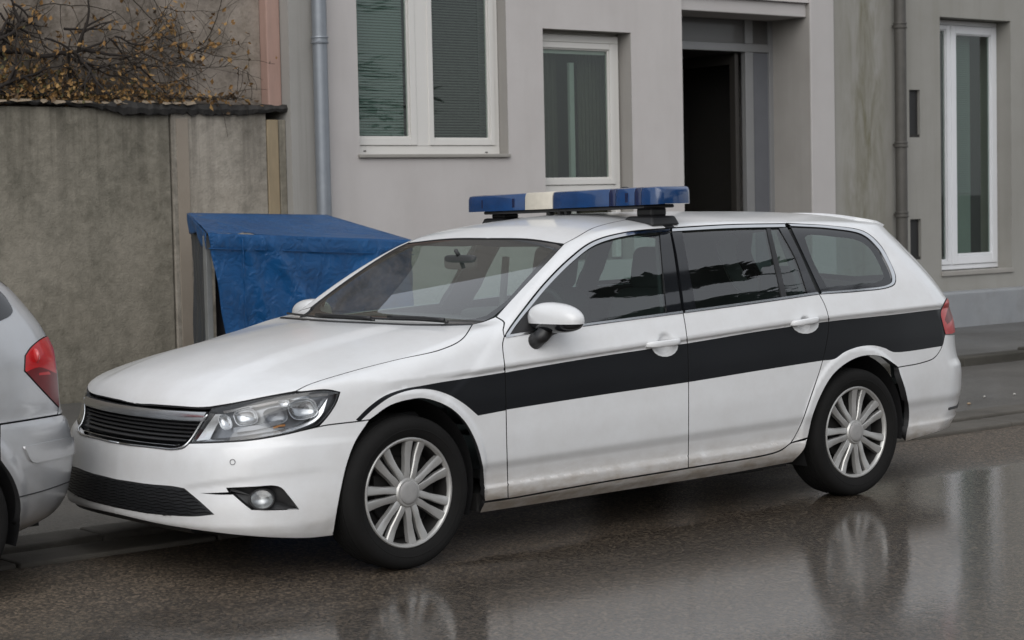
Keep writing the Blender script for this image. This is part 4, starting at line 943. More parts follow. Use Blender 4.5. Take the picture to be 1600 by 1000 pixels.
# far headlight: mirror image of the near one
sg = np.array([1, -1, 1.])
def mirror_copy(o, parent):
    me = o.data.copy(); n = len(me.vertices); co = np.empty(n*3); me.vertices.foreach_get('co', co); co = co.reshape(-1, 3)*sg; me.vertices.foreach_set('co', co.ravel()); me.flip_normals(); me.update()
    c = bpy.data.objects.new(o.name.split('.')[0], me); COL.objects.link(c); c.parent = parent; ROOTLOC[c.name] = ROOTLOC[o.name]; return c
hl2 = mirror_copy(hl, PC)
for ch in list(hl.children): mirror_copy(ch, hl2)

fog_refl = simple('fog_reflector', (.42, .43, .43), .3, metal=.9, vary=.5, vscale=70)
# ------------------------------------------------------------------ fog lamps and parking sensors
for s in (1, -1):
    q = []
    for h in fog: q += catmull(h, 6)[:-1]
    p = px_on(F_car, q); n = grad(F_car, p, .01); k = len(p); inw = np.array([.75, .66, 0])*.03
    mb = MB(); c = p.mean(0)+inw
    V = np.concatenate([p, p+inw, [c]]); F = [(i, (i+1) % k, k+(i+1) % k, k+i) for i in range(k)]+[(k+i, k+(i+1) % k, 2*k) for i in range(k)]
    fo = MB().add(V*np.array([1, s, 1]), F).build('fog_lamp_surround', black_plastic, PC)
    c = px_on(F_car, [(409.5, 780)])[0]; nn = np.array([-.70, -.71, .02]); nn /= np.linalg.norm(nn); a = np.cross(nn, [0, 0, 1]); a /= np.linalg.norm(a); b = np.cross(a, nn)
    for nm, mat, prof in (('fog_reflector', fog_refl, [(1.0, .006), (.92, .0), (.6, -.014), (.2, -.02), (.01, -.02)]), ('fog_lens', lamp_glass, [(1.02, .004), (.97, .010), (.6, .016), (.01, .018)]), ('fog_ring', black_plastic, [(1.0, .0), (1.03, .011), (1.12, .011), (1.15, -.02)])):
        mb = MB(); v = []; m = 28
        for r, h in prof:
            for j in range(m):
                t = 2*math.pi*j/m; v.append(c+nn*(h-.004)+a*(.064*.62*1.15*r*math.cos(t))+b*(.037*r*math.sin(t)))
        f = [(i*m+j, i*m+(j+1) % m, (i+1)*m+(j+1) % m, (i+1)*m+j) for i in range(len(prof)-1) for j in range(m)]
        mb.add(np.array(v)*np.array([1, s, 1]), f).build(nm, mat, fo, smooth=True, auto=40)
    for px in ((363.5, 722),):
        c = px_on(F_car, [px])[0]; n = grad(F_car, c[None], .01)[0]; a = np.cross(n, [0, 0, 1]); a /= np.linalg.norm(a); b = np.cross(n, a)
        ring = [c+n*.0015+(a*math.cos(t)+b*math.sin(t))*.0105 for t in np.linspace(0, 2*math.pi, 25)]
        MB().tube(np.array(ring)*np.array([1, s, 1]), .0012, 5, cap=False).build('parking_sensor', black_plastic, fb)
# dark lip under the bumper
bar(.226, .022, .50, -.012, .05, black_plastic, 'bumper_lip', fb, n=20, zs=-.012)

# ------------------------------------------------------------------ wheels
def make_wheel(ax, side, steer=0., spin=0., parent=PC):
    c = np.array([0, 0, 0.])
    wl = empty_part('wheel', (ax, side*.788, .320), parent)
    W = .215
    # tyre: y runs outwards towards -1 (near side)
    prof = [(.222, -.085), (.230, -.094), (.245, -.101), (.262, -.107), (.280, -.110), (.298, -.108), (.312, -.101), (.3195, -.092), (.3245, -.080), (.3265, -.060),
            (.3275, -.0585), (.3225, -.0575), (.3225, -.0515), (.3275, -.0505), (.3285, -.022), (.3285, -.020), (.3235, -.019), (.3235, -.013), (.3285, -.012), (.3285, .012), (.3235, .013), (.3235, .019), (.3285, .02), (.3275, .05), (.3225, .0515), (.3225, .0575), (.3275, .0585), (.3245, .08), (.312, .101), (.28, .11), (.245, .101), (.222, .085)]
    prof = [(.2275+(r-.222)*(.0935/.1065), h) for r, h in prof]
    mb = MB(); mb.rev(prof, c, 'y', 72)
    # raised lettering band and rim protector ring
    mb.rev([(.262, -.1065), (.264, -.1088), (.267, -.1090), (.269, -.1075)], c, 'y', 72)
    ty = mb.build('tyre', rubber, wl, smooth=True, auto=50)
    # flatten where it stands on the road
    for v in ty.data.vertices:
        if v.co.z < -.3175: v.co.z = -.3175
    mb = MB()
    mb.rev([(.232, -.086), (.230, -.093), (.226, -.0955), (.220, -.094), (.215, -.088), (.212, -.078)], c, 'y', 72)
    mb.rev([(.048, -.0905), (.056, -.0895), (.062, -.082), (.064, -.05)], c, 'y', 48)
    # seven twin spokes
    for k in range(7):
        for sgn in (-1, 1):
            a = 2*math.pi*k/7+spin
            stations = [(.055, .0165, .0165, -.082), (.082, .0185, .0165, -.086), (.12, .0225, .0150, -.083), (.16, .0268, .0182, -.082), (.19, .0308, .0202, -.086), (.219, .0345, .0220, -.091)]
            v = []
            for (r, o, hw, yy) in stations:
                for (t, dy) in ((-1., .022), (-.97, .005), (-.75, .0005), (.25, 0), (.86, .004), (1.0, .024)):
                    tt = o*sgn+hw*t*sgn
                    rr = math.sqrt(max(r*r-tt*tt*.0, 0))
                    x = rr*math.cos(a)-tt*math.sin(a); z = rr*math.sin(a)+tt*math.cos(a)
                    v.append((x, yy+dy, z))
            n = 6; f = []
            for i in range(len(stations)-1):
                for j in range(n-1): f.append((i*n+j, i*n+j+1, (i+1)*n+j+1, (i+1)*n+j))
            mb.add(v, f)
    mb.build('rim', wheel_silver, wl, smooth=True, auto=32)
    mb = MB(); mb.rev([(.001, -.0975), (.03, -.097), (.043, -.0955), (.0475, -.0925), (.050, -.08)], c, 'y', 40)
    mb.build('hub_cap', hub_grey, wl, smooth=True, auto=50)
    mb = MB(); mb.rev([(.001, -.02), (.14, -.02), (.145, -.015), (.145, .0), (.2, .0), (.2, .02)], c, 'y', 48); mb.rev([(.213, -.080), (.207, -.06), (.203, -.03), (.203, .08)], c, 'y', 60); mb.box(-.14, -.06, -.035, .02, -.06, .08)  # rim barrel coloured dark steel as well, so the spoke gaps read as shade
    mb.build('disc_and_barrel', steel_dark, wl, smooth=True, auto=40)
    wl.scale = (1, 1 if side < 0 else -1, 1)
    wl.rotation_euler = (0, 0, steer)
    return wl
def empty_part(name, loc, parent):
    o = bpy.data.objects.new(name, None); COL.objects.link(o); o.empty_display_size = .1
    o.parent = parent; o.location = tuple(np.array(loc)-ROOTLOC[parent.name]); ROOTLOC[o.name] = np.zeros(3); return o
for ax in (0., 2.79):
    for s in (-1, 1): make_wheel(ax, s, steer=R(2.) if ax == 0 and s < 0 else 0, spin=R(78) if ax == 0 else R(81))
# arch liners, floor and sills of the underside
for ax in (0., 2.79):
    for s in (-1, 1):
        mb = MB(); mb.rev([(.378, -s*.0), (.378, -s*.36)], (ax, s*(.832 if ax == 0 else .862), .335), 'y', 40, a0=R(-24 if ax == 0 else -13), a1=R(204)); mb.rev([(.378, -s*.36), (.02, -s*.36)], (ax, s*.832, .335), 'y', 40, a0=R(-24 if ax == 0 else -13), a1=R(204))
        mb.build('arch_liner', seam, PC, smooth=True)
mb = MB(); mb.box(.42, 2.36, -.80, .80, .185, .26); mb.box(-.70, -.42, -.60, .60, .222, .40); mb.box(-.42, .42, -.60, .60, .19, .60); mb.box(2.36, 3.2, -.60, .60, .22, .60); mb.box(3.2, 3.70, -.60, .60, .265, .5); mb.tube([(.3, -.1, .16), (2.2, -.1, .17), (2.4, .35, .18), (3.7, .45, .22)], .03, 8); mb.box(2.05, 2.28, -.72, -.52, .165, .19)
mb.build('underbody', simple('underseal', (.02, .0195, .019), .8), PC)
mb = MB(); mb.box(-.52, .42, -.60, .60, .30, .62); mb.build('engine_bay', inner_dark, PC)

# ------------------------------------------------------------------ door mirrors, handles
def blob(c, r, pw, n=28, m=18, shape=None):
    v = []
    for i in range(m+1):
        ph = -math.pi/2+math.pi*i/m
        for j in range(n):
            th = 2*math.pi*j/n
            f = lambda a, e: math.copysign(abs(a)**e, a)
            p = np.array([f(math.cos(ph), pw)*f(math.cos(th), pw), f(math.cos(ph), pw)*f(math.sin(th), pw), f(math.sin(ph), pw)])
            if shape is not None: p = shape(p)
            v.append(np.array(c)+p*np.array(r))
    f = [(i*n+j, i*n+(j+1) % n, (i+1)*n+(j+1) % n, (i+1)*n+j) for i in range(m) for j in range(n)]
    return v, f
mc = CAM+rays([(869.5, 497)])[0]; mc = px_plane((869.5, 500), 1, -.945)
def msh(p):
    q = p.copy(); t = (p[1]+1)/2          # y from -1 (tip) to 1 (root)
    q[2] = p[2]*(.70+.30*t) if p[2] > 0 else p[2]*.72; q[0] = p[0]*(.75+.25*t)+.25*(1-t)-.12
    q[2] += .10*(1-(2*t-1)**2)*(1 if p[2] > 0 else 0); return q
for s in (1, -1):
    v, f = blob((0, 0, 0), (.082, .150, .079), .82, shape=msh); v = np.array(v)+mc
    up = [q for q in f if np.mean([v[i][2] for i in q])-mc[2] > -.018]; dn = [q for q in f if np.mean([v[i][2] for i in q])-mc[2] <= -.018]
    door = fd if s > 0 else [o for o in PC.children if o.name.startswith('front_door') and o is not fd][0]
    if s < 0: v = v+np.array([-.02, .0, -.030])
    mi = MB().add(v*np.array([1, s, 1]), up).build('door_mirror', white_paint, door, smooth=True)
    MB().add((v-mc)*.99*np.array([1, s, 1])+mc*np.array([1, s, 1]), dn).build('mirror_underside', black_gloss, door, smooth=True)
    fx = px_plane((838, 531), 1, -.885)
    MB().tube(np.array([fx+[0, .02, -.012], fx+[.01, -.03, .02], mc+[-.012, .055, -.045], mc+[0, .03, -.02]])*np.array([1, s, 1]), [.036, .034, .036, .05], 14).build('mirror_foot', black_plastic, door, smooth=True)
for (q0, q1, door) in (((1012, 539.5), (1066, 533), 'front_door'), ((1238, 506), (1282, 498), 'rear_door')):
    for s in (1, -1):
        dr = (fd if 'front' in door else rd) if s > 0 else [o for o in PC.children if o.name.startswith(door) and o not in (fd, rd)][0]
        a = px_plane(q0, 1, -.915); b = px_plane(q1, 1, -.915); pts = [a+(b-a)*t+np.array([0, .026*(2*t-1)**4-.012, 0]) for t in np.linspace(0, 1, 9)]
        rr = [.009, .0125, .0135, .0135, .0135, .0135, .0135, .0125, .009]
        m8 = 14; V = []
        for p, r_ in zip(pts, rr):
            for q8 in range(m8):
                t8 = 2*math.pi*q8/m8; cy, cz = math.copysign(abs(math.cos(t8))**.7, math.cos(t8)), math.copysign(abs(math.sin(t8))**.6, math.sin(t8)); V.append(p+np.array([0, cy*r_*.75, cz*r_*1.12]))
        F8 = [(a_*m8+q8, a_*m8+(q8+1) % m8, (a_+1)*m8+(q8+1) % m8, (a_+1)*m8+q8) for a_ in range(len(pts)-1) for q8 in range(m8)]+[tuple(range(m8)), tuple((len(pts)-1)*m8+q8 for q8 in range(m8))[::-1]]
        o = MB().add(np.array(V)*np.array([1, s, 1]), F8).build('handle', white_paint, dr, smooth=True, auto=60)

# ------------------------------------------------------------------ cabin
def rbox(name, x0, x1, y0, y1, z0, z1, mat, parent, bev=.05, rot=None):
    c = np.array([(x0+x1)/2, (y0+y1)/2, (z0+z1)/2]); v, f = blob((0, 0, 0), ((x1-x0)/2, (y1-y0)/2, (z1-z0)/2), .38, 20, 12)
    v = np.array(v)
    if rot:
        ca, sa = math.cos(rot), math.sin(rot); v = np.stack([v[:, 0]*ca+v[:, 2]*sa, v[:, 1], -v[:, 0]*sa+v[:, 2]*ca], 1)
    return MB().add(v+c, f).build(name, mat, parent, smooth=True)
cabin = MB().box(.55, 3.6, -.80, .80, .30, .34).build('cabin_floor', inner_dark, PC)
for y in (-.38, .38):
    st = rbox('front_seat', 1.28, 1.80, y-.25, y+.25, .38, .58, seat_cloth, PC)
    rbox('backrest', 1.73, 1.90, y-.25, y+.25, .50, 1.08, seat_cloth, st, rot=R(14))
    rbox('headrest', 1.84, 1.955, y-.135, y+.135, 1.06, 1.275, seat_cloth, st, rot=R(10))
    for dy in (-.06, .06): MB().tube([(1.88, y+dy, 1.0), (1.90, y+dy, 1.12)], .008, 6).build('headrest_post', chrome, st, smooth=True)
bs = rbox('rear_seat', 2.10, 2.62, -.66, .66, .38, .60, seat_cloth, PC)
rbox('backrest', 2.58, 2.76, -.66, .66, .50, 1.02, seat_cloth, bs, rot=R(18))
for y in (-.42, .42): rbox('headrest', 2.70, 2.80, y-.13, y+.13, .98, 1.15, seat_cloth, bs, rot=R(10))
da = rbox('dashboard', .55, 1.02, -.74, .74, .70, .985, dash_mat, PC)
rbox('instrument_hood', .80, 1.04, -.56, -.18, .90, 1.03, dash_mat, da)
ring = [(1.13+.10*.45*math.sin(t)*1, -.38+.185*math.cos(t), .93+.185*.90*math.sin(t)) for t in np.linspace(0, 2*math.pi, 33)]
sw = MB().tube(ring, .015, 8, cap=False); sw.tube([(1.13, -.38, .93), (1.13, -.22, .93)], .012, 6); sw.tube([(1.13, -.38, .93), (1.13, -.54, .93)], .012, 6); sw.tube([(1.0, -.38, .87), (1.14, -.38, .935)], .035, 8)
sw.build('steering_wheel', dash_mat, PC, smooth=True)
rm = px_plane((712, 410), 1, 0.0)
mi = rbox('rear_view_mirror', rm[0]+.01, rm[0]+.05, rm[1]-.115, rm[1]+.115, rm[2]-.035, rm[2]+.035, dash_mat, PC)
MB().tube([rm+[.02, 0, .03], rm+[.0, 0, .06]], .010, 8).build('mirror_stalk', dash_mat, mi, smooth=True)
# belts and pillar linings
for s in (-1, 1):
    MB().tube([(1.78, s*.64, 1.22), (1.80, s*.70, .98), (1.78, s*.76, .6)], .02, 6).build('pillar_lining', headliner, PC, smooth=True)
# cowl below the windscreen
q = px_on(F_car, catmull([(737, 507.5), (690, 508.5), (640, 508), (590, 506), (520, 503), (440, 497)], 8)); MB().tube(q-grad(F_car, q, .01)*.006, .013, 8).build('cowl', black_plastic, PC, smooth=True)
# wipers
for pts in ([(700, 508), (660, 505), (600, 503), (548, 499.5)], [(585, 505), (540, 502), (500, 500), (450, 494)]):
    q = px_on(F_car, catmull(pts, 12)); n = grad(F_car, q, .01); q = q+n*.014
    wp = MB().tube(q, .006, 6).build('wiper', black_plastic, PC, smooth=True)
    MB().tube(q[:len(q)*2//3]+np.array([-.02, 0, .012]), .008, 6).build('wiper_arm', black_plastic, wp, smooth=True)

# ------------------------------------------------------------------ light bar on the roof
LX = 1.72
def LZ(y): return 1.514-.018*y
lb = MB()
v = []
for y in (-.60, .62):
    for (a, z) in ((-.10, -.056), (.10, -.056), (.10, -.040), (-.10, -.040)): v.append((LX+a, y, LZ(y)+z))
lb.add(v, [(0, 1, 2, 3), (7, 6, 5, 4), (0, 4, 5, 1), (1, 5, 6, 2), (2, 6, 7, 3), (3, 7, 4, 0)])
lbo = lb.build('light_bar', black_plastic, PC, bevel=.006)
for y in (.10, .02, -.03): MB().tube([(LX-.10, y, LZ(y)-.062), (LX-.07, y, LZ(y)-.062)], .011, 8).build('cable_gland', black_plastic, lbo, smooth=True, auto=40)
def lens(y0, y1, mat, name, rl=0., rr=0., z0=-.040, z1=.044, hx=.12):
    """a box lens with rounded edges; ends swept back by rl / rr"""
    v = []; sect = [(-1, 0.), (-1.0, .12), (-.985, .75), (-.93, .95), (-.82, 1.0), (.82, 1.0), (.93, .95), (.985, .75), (1.0, .12), (1., 0.)]
    ys = []
    if rl: ys += [(y0, .66, .78), (y0+rl*.25, .85, .94), (y0+rl*.6, .96, .985), (y0+rl, 1, 1)]
    else: ys += [(y0, .975, .97), (y0+.005, 1, 1)]
    if rr: ys += [(y1-rr, 1, 1), (y1-rr*.6, .96, .985), (y1-rr*.25, .85, .94), (y1, .66, .78)]
    else: ys += [(y1-.005, 1, 1), (y1, .975, .97)]
    n = len(sect)
    for (y, sx, szz) in ys:
        for (a, b) in sect: v.append((LX+a*hx*sx, y, LZ(y)+z0+(z1-z0)*(b*szz)+(1-szz)*.01))
    f = [(i*n+j, i*n+(j+1) % n, (i+1)*n+(j+1) % n, (i+1)*n+j) for i in range(len(ys)-1) for j in range(n)]
    f += [tuple(range(n)), tuple((len(ys)-1)*n+j for j in range(n))[::-1]]
    return MB().add(v, f).build(name, mat, lbo, smooth=True, auto=35)
def lens_core(y0, y1):
    MB().box(LX-.1206, LX-.1190, y0, y1, LZ((y0+y1)/2)-.026, LZ((y0+y1)/2)+.020).build('lamp_core', blue_dark, lbo, bevel=.001)
lens(.262, .752, blue_lens, 'blue_lens', rr=.045)
lens(.046, .258, bar_white, 'centre_cover', z1=.046, hx=.1215)
lens(-.372, .042, blue_lens, 'blue_lens')
lens(-.418, -.374, blue_dark, 'lens_joint')
lens(-.552, -.420, blue_lens, 'blue_lens')
lens(-.598, -.554, blue_dark, 'lens_joint')
lens(-.715, -.600, blue_lens, 'blue_lens', rl=.05)
for y0, y1 in ((-.51, -.49), (.34, .36), (.60, .61)): lens_core(y0, y1)
MB().box(LX-.122, LX+.122, -.69, .70, 1.5125, 1.514).build('lens_seam', blue_dark, lbo) if False else None
v, f = blob((LX, -.36, LZ(-.36)+.046), (.02, .02, .008), .9, 12, 6); MB().add(v, f).build('lens_screw', black_plastic, lbo, smooth=True)
for y in (.565, -.545):
    zr = float(_roof(np.array(LX)))-.051*(abs(y)/.62)**2.2
    mb = MB(); mb.box(LX-.05, LX+.05, y-.055, y+.055, zr+.020, LZ(y)-.052); fo = mb.build('mounting_foot', black_plastic, lbo, bevel=.012)
    mb = MB(); P8 = [(-.075, -.085), (.075, -.085), (.075, .085), (-.075, .085)]
    vv = [(LX+a, y+b, zr+.024) for a, b in P8]+[(LX+a*1.25, y+b*1.2, float(_roof(np.array(LX)))-.051*(abs(y+b*1.2)/.62)**2.2-.004) for a, b in P8]
    mb.add(vv, [(0, 1, 2, 3), (0, 4, 5, 1), (1, 5, 6, 2), (2, 6, 7, 3), (3, 7, 4, 0), (7, 6, 5, 4)]); mb.build('foot_pad', black_plastic, fo, bevel=.010)
for s in (1, -1):
    P = np.array([(LX-.01, y, 1.6) for y in np.linspace(-.50, -.655, 9)]); a = cast(F_car, np.stack([P[:, 0], P[:, 1]-.45, P[:, 2]], 1)*0+P+np.array([0, -.0, .2]), np.repeat([[0, 0, -1.]], 9, 0), 0, .8, 60)
    n = grad(F_car, a, .004); b = a+np.array([.055, 0, 0]); b2 = cast(F_car, b+n*.1, -n, 0, .3, 40)
    a2 = cast(F_car, a+n*.1, -n, 0, .3, 40); V = np.concatenate([a2+n*.004, b2+n*.004, b2, a2]); k = 9
    F = [(r*k+i, r*k+i+1, ((r+1) % 4)*k+i+1, ((r+1) % 4)*k+i) for r in range(4) for i in range(k-1)]
    MB().add(V*np.array([1, s, 1]), F).build('roof_strap', black_plastic, lbo, smooth=True, auto=40)

# ------------------------------------------------------------------ the silver car parked in front (only its rear corner is in view)
OFFY = np.array([0, .62, 0.]); CAM_KEEP = CAM.copy(); CAM = CAM-OFFY
_gx = pch([.15, .215, .279, .33, .379, .46, .537, .60, .645, .70, .753, .83, .912, 1.034, 1.155, 1.217, 1.264, 1.5], [-1.42, -1.216, -1.050, -1.005, -.985, -.972, -.968, -.975, -.986, -1.010, -1.018, -1.020, -1.027, -1.070, -1.15, -1.20, -1.256, -1.50])
_gp = pch([0, .3, .5, .62, .72, .80, .86, .95], [0, .015, .052, .105, .185, .31, .48, .9])
_gw = pch([.1, .2, .3, .42, .55, .66, .70, .76, .90, 1.0, 1.1, 1.2, 1.35, 1.5], [.74, .81, .838, .852, .862, .860, .852, .855, .848, .825, .79, .745, .67, .58])
_gt = pch([-6, -5.7, -5.4, -4.6, -4.2, -3.5, -2.6, -1.8, -1.4, -1.], [.5, .7, .82, .98, 1.08, 1.42, 1.50, 1.46, 1.38, 1.25])
def F_grey(P):
    x, y, z = P[:, 0], np.abs(P[:, 1]), P[:, 2]
    W = _gw(z)
    for ax in (-1.80, -4.40):
        r = np.sqrt((x-ax)**2+(z-.33)**2); W = W+.018*(1-sst(.385, .44, r))*sst(.1, .25, z)
    # rubbing strip on the bumper
    gs = y-W; yr = y/np.maximum(W, .4)*.86
    gr = x-(_gx(z)-_gp(yr)); gt = z-(_gt(x)-.05*(y/.6)**2); gf = -5.75-x+.4*(y/.8)**4
    return smax(smax(smax(gs, gt, .10), gr, .06), gf, .1)
GC = empty('silver_car', (-3.3, .62, 0)); tag(GC, 'silver car at the left edge, only its rear corner and red tail light in view', 'car')
ROOTLOC[GC.name] = np.array([-3.3, 0, 0.])
gm = [silver_paint, seam, seam, inner_dark]; gk = dict(edge=2, inner=3)
g_arch = [(-1.432, -.86, .24), (-1.425, -.86, .34), (-1.452, -.86, .47), (-1.53, -.86, .60), (-1.66, -.86, .69), (-1.80, -.86, .715), (-1.97, -.86, .68), (-2.10, -.86, .58), (-2.17, -.86, .44), (-2.18, -.86, .26)]
def shift(a, dx): return [(x+dx, y, z) for x, y, z in a]
a_px = [(0, 719), (18, 745), (28.5, 772), (31.5, 796), (24, 836)]
tl_g = [[(39, 556), (48, 543), (69, 527), (78, 525.5)], [(78, 525.5), (82, 540)], [(82, 540), (88, 590), (91.5, 637)], [(91.5, 637), (66, 610), (38, 579.5)], [(38, 579.5), (39, 556)]]
rear_edge_top = [(-1.33, -.60, 1.30), (-1.25, -.64, 1.20)]
gb = patch('rear_bumper', F_grey, (-.72, .70, 0), [
    [(0, 663.5), (45, 656.5), (90, 649)], [(-1.035, -.48, .665), (-1.0, -.25, .66), (-.985, 0, .66)], [(-.985, 0, .66), (-.97, 0, .53), (-.99, 0, .37), (-1.05, 0, .275)], [(-1.05, 0, .275), (-1.08, -.35, .275), (-1.14, -.55, .27)], [(99, 793), (60, 820), (24, 836)], a_px[::-1], [(0, 719), (0, 663.5)]],
    gm, GC, half=True, grid=.016, thick=.03, lines=[[(28.5, 777), (70, 766), (111, 751.5)]], **gk)
patch('rubbing_strip', F_grey, (-.72, .70, 0), [[(36, 698), (70, 691), (105, 684)], [(-1.0, -.45, .565), (-.975, 0, .565)], [(-.975, 0, .565), (-.972, 0, .495)], [(-.972, 0, .495), (-1.0, -.45, .495)], [(110, 710), (80, 717.5), (54, 723)], [(54, 723), (48, 721), (36, 698)]], [silver_paint, seam], gb, off=.010, gap=0, half=True, grid=.016, thick=.014, edge=0)
q = px_on(F_grey, catmull([(28.5, 777), (70, 766), (108, 752.5)], 6)); MB().tube(q+grad(F_grey, q)*.0005, .0028, 6).build('bumper_seam', seam, gb, smooth=True)
gq = patch('rear_quarter', F_grey, SIDE, [
    [(78, 525.5), (69, 527), (48, 543), (39, 556)], [(39, 556), (38, 579.5)], [(38, 579.5), (66, 610), (91, 636.5)], [(91, 636.5), (90, 648)], [(90, 648), (45, 655.5), (0, 662.5)],
    [(-1.497, -.85, .69), (-1.50, -.86, .575)], g_arch[3:], [(-2.18, -.86, .26), (-3.98, -.86, .26)], shift(g_arch[::-1], -2.6)[:-1], [(-4.04, -.86, .24), (-4.04, -.86, .16)],
    [(-4.04, -.86, .16), (-5.2, -.8, .2), (-5.5, -.7, .4)], [(-5.5, -.7, .4), (-5.3, -.7, .78), (-4.5, -.72, .96)], [(-4.5, -.72, .96), (-3.7, -.66, 1.30), (-3.2, -.60, 1.40), (-2.5, -.60, 1.42), (-1.8, -.60, 1.39), (-1.40, -.60, 1.31)], [(40, 470), (60, 499), (78, 525.5)]] if False else [
    [(78, 525.5), (69, 527), (48, 543), (39, 556)], [(39, 556), (38, 579.5)], [(38, 579.5), (66, 610), (91, 636.5)], [(91, 636.5), (90, 648)], [(90, 648), (45, 655.5), (0, 662.5)],
    [(-1.502, -.85, .685), (-1.53, -.86, .60)], g_arch[3:], [(-2.18, -.86, .26), (-4.02, -.86, .26)], [(-4.02, -.86, .26), (-4.03, -.86, .44), (-4.10, -.86, .58), (-4.23, -.86, .68), (-4.40, -.86, .715), (-4.54, -.86, .69), (-4.67, -.86, .60), (-4.75, -.86, .47), (-4.77, -.86, .26)],
    [(-4.77, -.86, .26), (-5.2, -.82, .26), (-5.5, -.72, .36)], [(-5.5, -.72, .36), (-5.42, -.74, .66), (-5.2, -.75, .80)], [(-5.2, -.75, .80), (-4.6, -.75, .92), (-4.2, -.70, 1.02), (-3.6, -.62, 1.32), (-2.9, -.58, 1.43), (-2.2, -.57, 1.43), (-1.7, -.58, 1.37), (-1.42, -.60, 1.30)], [(-1.42, -.60, 1.30), (-1.36, -.63, 1.24)], [(24, 451), (40, 470), (60, 499), (78, 525.5)]],
    [silver_paint, car_glass, seam, inner_dark], GC, far=True, grid=.02, **gk)
# its side window
patch('side_window', F_grey, (0, .93, -.37), [[(0, 456), (9, 466), (17, 479)], [(17, 479), (19.5, 486), (16, 493), (0, 501.5)], [(-1.50, -.80, 1.095), (-2.1, -.80, 1.09)], [(-2.1, -.80, 1.09), (-2.1, -.65, 1.33)], [(-2.1, -.65, 1.33), (-1.75, -.66, 1.31), (-1.52, -.70, 1.22)]], [black_gloss, seam], GC, off=.003, gap=0, far=True, grid=.02, thick=.004, edge=1)
patch('side_window', F_grey, (0, .93, -.37), [[(-2.16, -.8, 1.09), (-2.95, -.8, 1.07)], [(-2.95, -.8, 1.07), (-2.93, -.63, 1.37)], [(-2.93, -.63, 1.37), (-2.5, -.63, 1.375), (-2.16, -.65, 1.34)], [(-2.16, -.65, 1.34), (-2.16, -.8, 1.09)]], [black_gloss, seam], GC, off=.003, gap=0, far=True, grid=.03, thick=.004, edge=1)
patch('side_window', F_grey, (0, .93, -.37), [[(-3.0, -.8, 1.065), (-4.0, -.8, 1.03)], [(-4.0, -.8, 1.03), (-3.5, -.66, 1.28), (-3.2, -.63, 1.36)], [(-3.2, -.63, 1.36), (-2.98, -.63, 1.37)], [(-2.98, -.63, 1.37), (-3.0, -.8, 1.065)]], [black_gloss, seam], GC, off=.003, gap=0, far=True, grid=.03, thick=.004, edge=1)
patch('tail_light', F_grey, (-.62, .78, 0), tl_g, [red_lens, red_dark, seam, reflector], GC, off=.004, gap=.0015, far=True, grid=.01, thick=.03, edge=2,
      regions=[([[(36, 583), (60, 574), (88, 584)], [(88, 584), (94, 645)], [(94, 645), (60, 625), (36, 583)]], 1), ([[(60, 583), (75, 580.5)], [(75, 580.5), (78, 585)], [(78, 585), (60, 586.5)], [(60, 586.5), (60, 583)]], 0), disc((55, 556), 11, 9.5) and (disc((55, 556), 11, 9.5), 0)])
c = px_on(F_grey, [(55, 556)])[0]; n = grad(F_grey, c[None], .01)[0]
MB().add(*blob(c+n*.0, (.012, .034, .030), .95, 20, 10)).build('lamp_bulb', simple('light_red_lens', (.55, .06, .06), .12, coat=1., vary=.2), GC, smooth=True)
patch('tailgate', F_grey, (-.9, 0, -.3), [[(-1.38, 0, 1.32), (-1.40, -.3, 1.32), (-1.42, -.56, 1.31)], [(-1.42, -.56, 1.31), (-1.36, -.63, 1.24)], [(24, 451), (40, 470), (60, 499), (78, 525.5)], [(82, 540), (88, 590), (91.5, 637)], [(91, 638), (90.5, 648)], [(-1.035, -.48, .668), (-1.0, -.25, .663), (-.985, 0, .663)], [(-.985, 0, .663), (-1.38, 0, 1.32)]], [silver_paint, black_gloss, seam, inner_dark], GC, half=True, grid=.025,
      regions=[([[(-1.36, .1, 1.28), (-1.38, -.48, 1.27)], [(-1.38, -.48, 1.27), (-1.20, -.58, 1.05), (-1.16, -.55, .98)], [(-1.16, -.55, .98), (-1.04, .1, .98)], [(-1.04, .1, .98), (-1.36, .1, 1.28)]], 1)], **gk)
patch('roof', F_grey, (0, 0, -1), [[(-1.38, 0, 1.32), (-1.40, -.3, 1.32), (-1.42, -.57, 1.31)], [(-1.42, -.585, 1.30), (-1.7, -.58, 1.37), (-2.2, -.57, 1.43), (-2.9, -.58, 1.43), (-3.5, -.6, 1.35)], [(-3.5, -.6, 1.35), (-3.55, 0, 1.38)], [(-3.55, 0, 1.38), (-1.38, 0, 1.32)]], [silver_paint, seam, seam, headliner], GC, half=True, grid=.06, **gk)
patch('windscreen', F_grey, (.5, 0, -.85), [[(-3.56, 0, 1.37), (-3.52, -.58, 1.33)], [(-3.52, -.58, 1.33), (-4.18, -.68, 1.02)], [(-4.18, -.68, 1.02), (-4.3, 0, 1.05)], [(-4.3, 0, 1.05), (-3.56, 0, 1.37)]], [black_gloss], GC, half=True, grid=.06)
patch('bonnet', F_grey, (.35, 0, -.94), [[(-4.31, 0, 1.05), (-4.2, -.69, 1.02)], [(-4.2, -.69, 1.02), (-4.6, -.74, .92), (-5.2, -.74, .80)], [(-5.2, -.74, .80), (-5.5, -.6, .70), (-5.62, 0, .70)], [(-5.62, 0, .70), (-4.31, 0, 1.05)]], [silver_paint, seam, seam, inner_dark], GC, half=True, grid=.06, **gk)
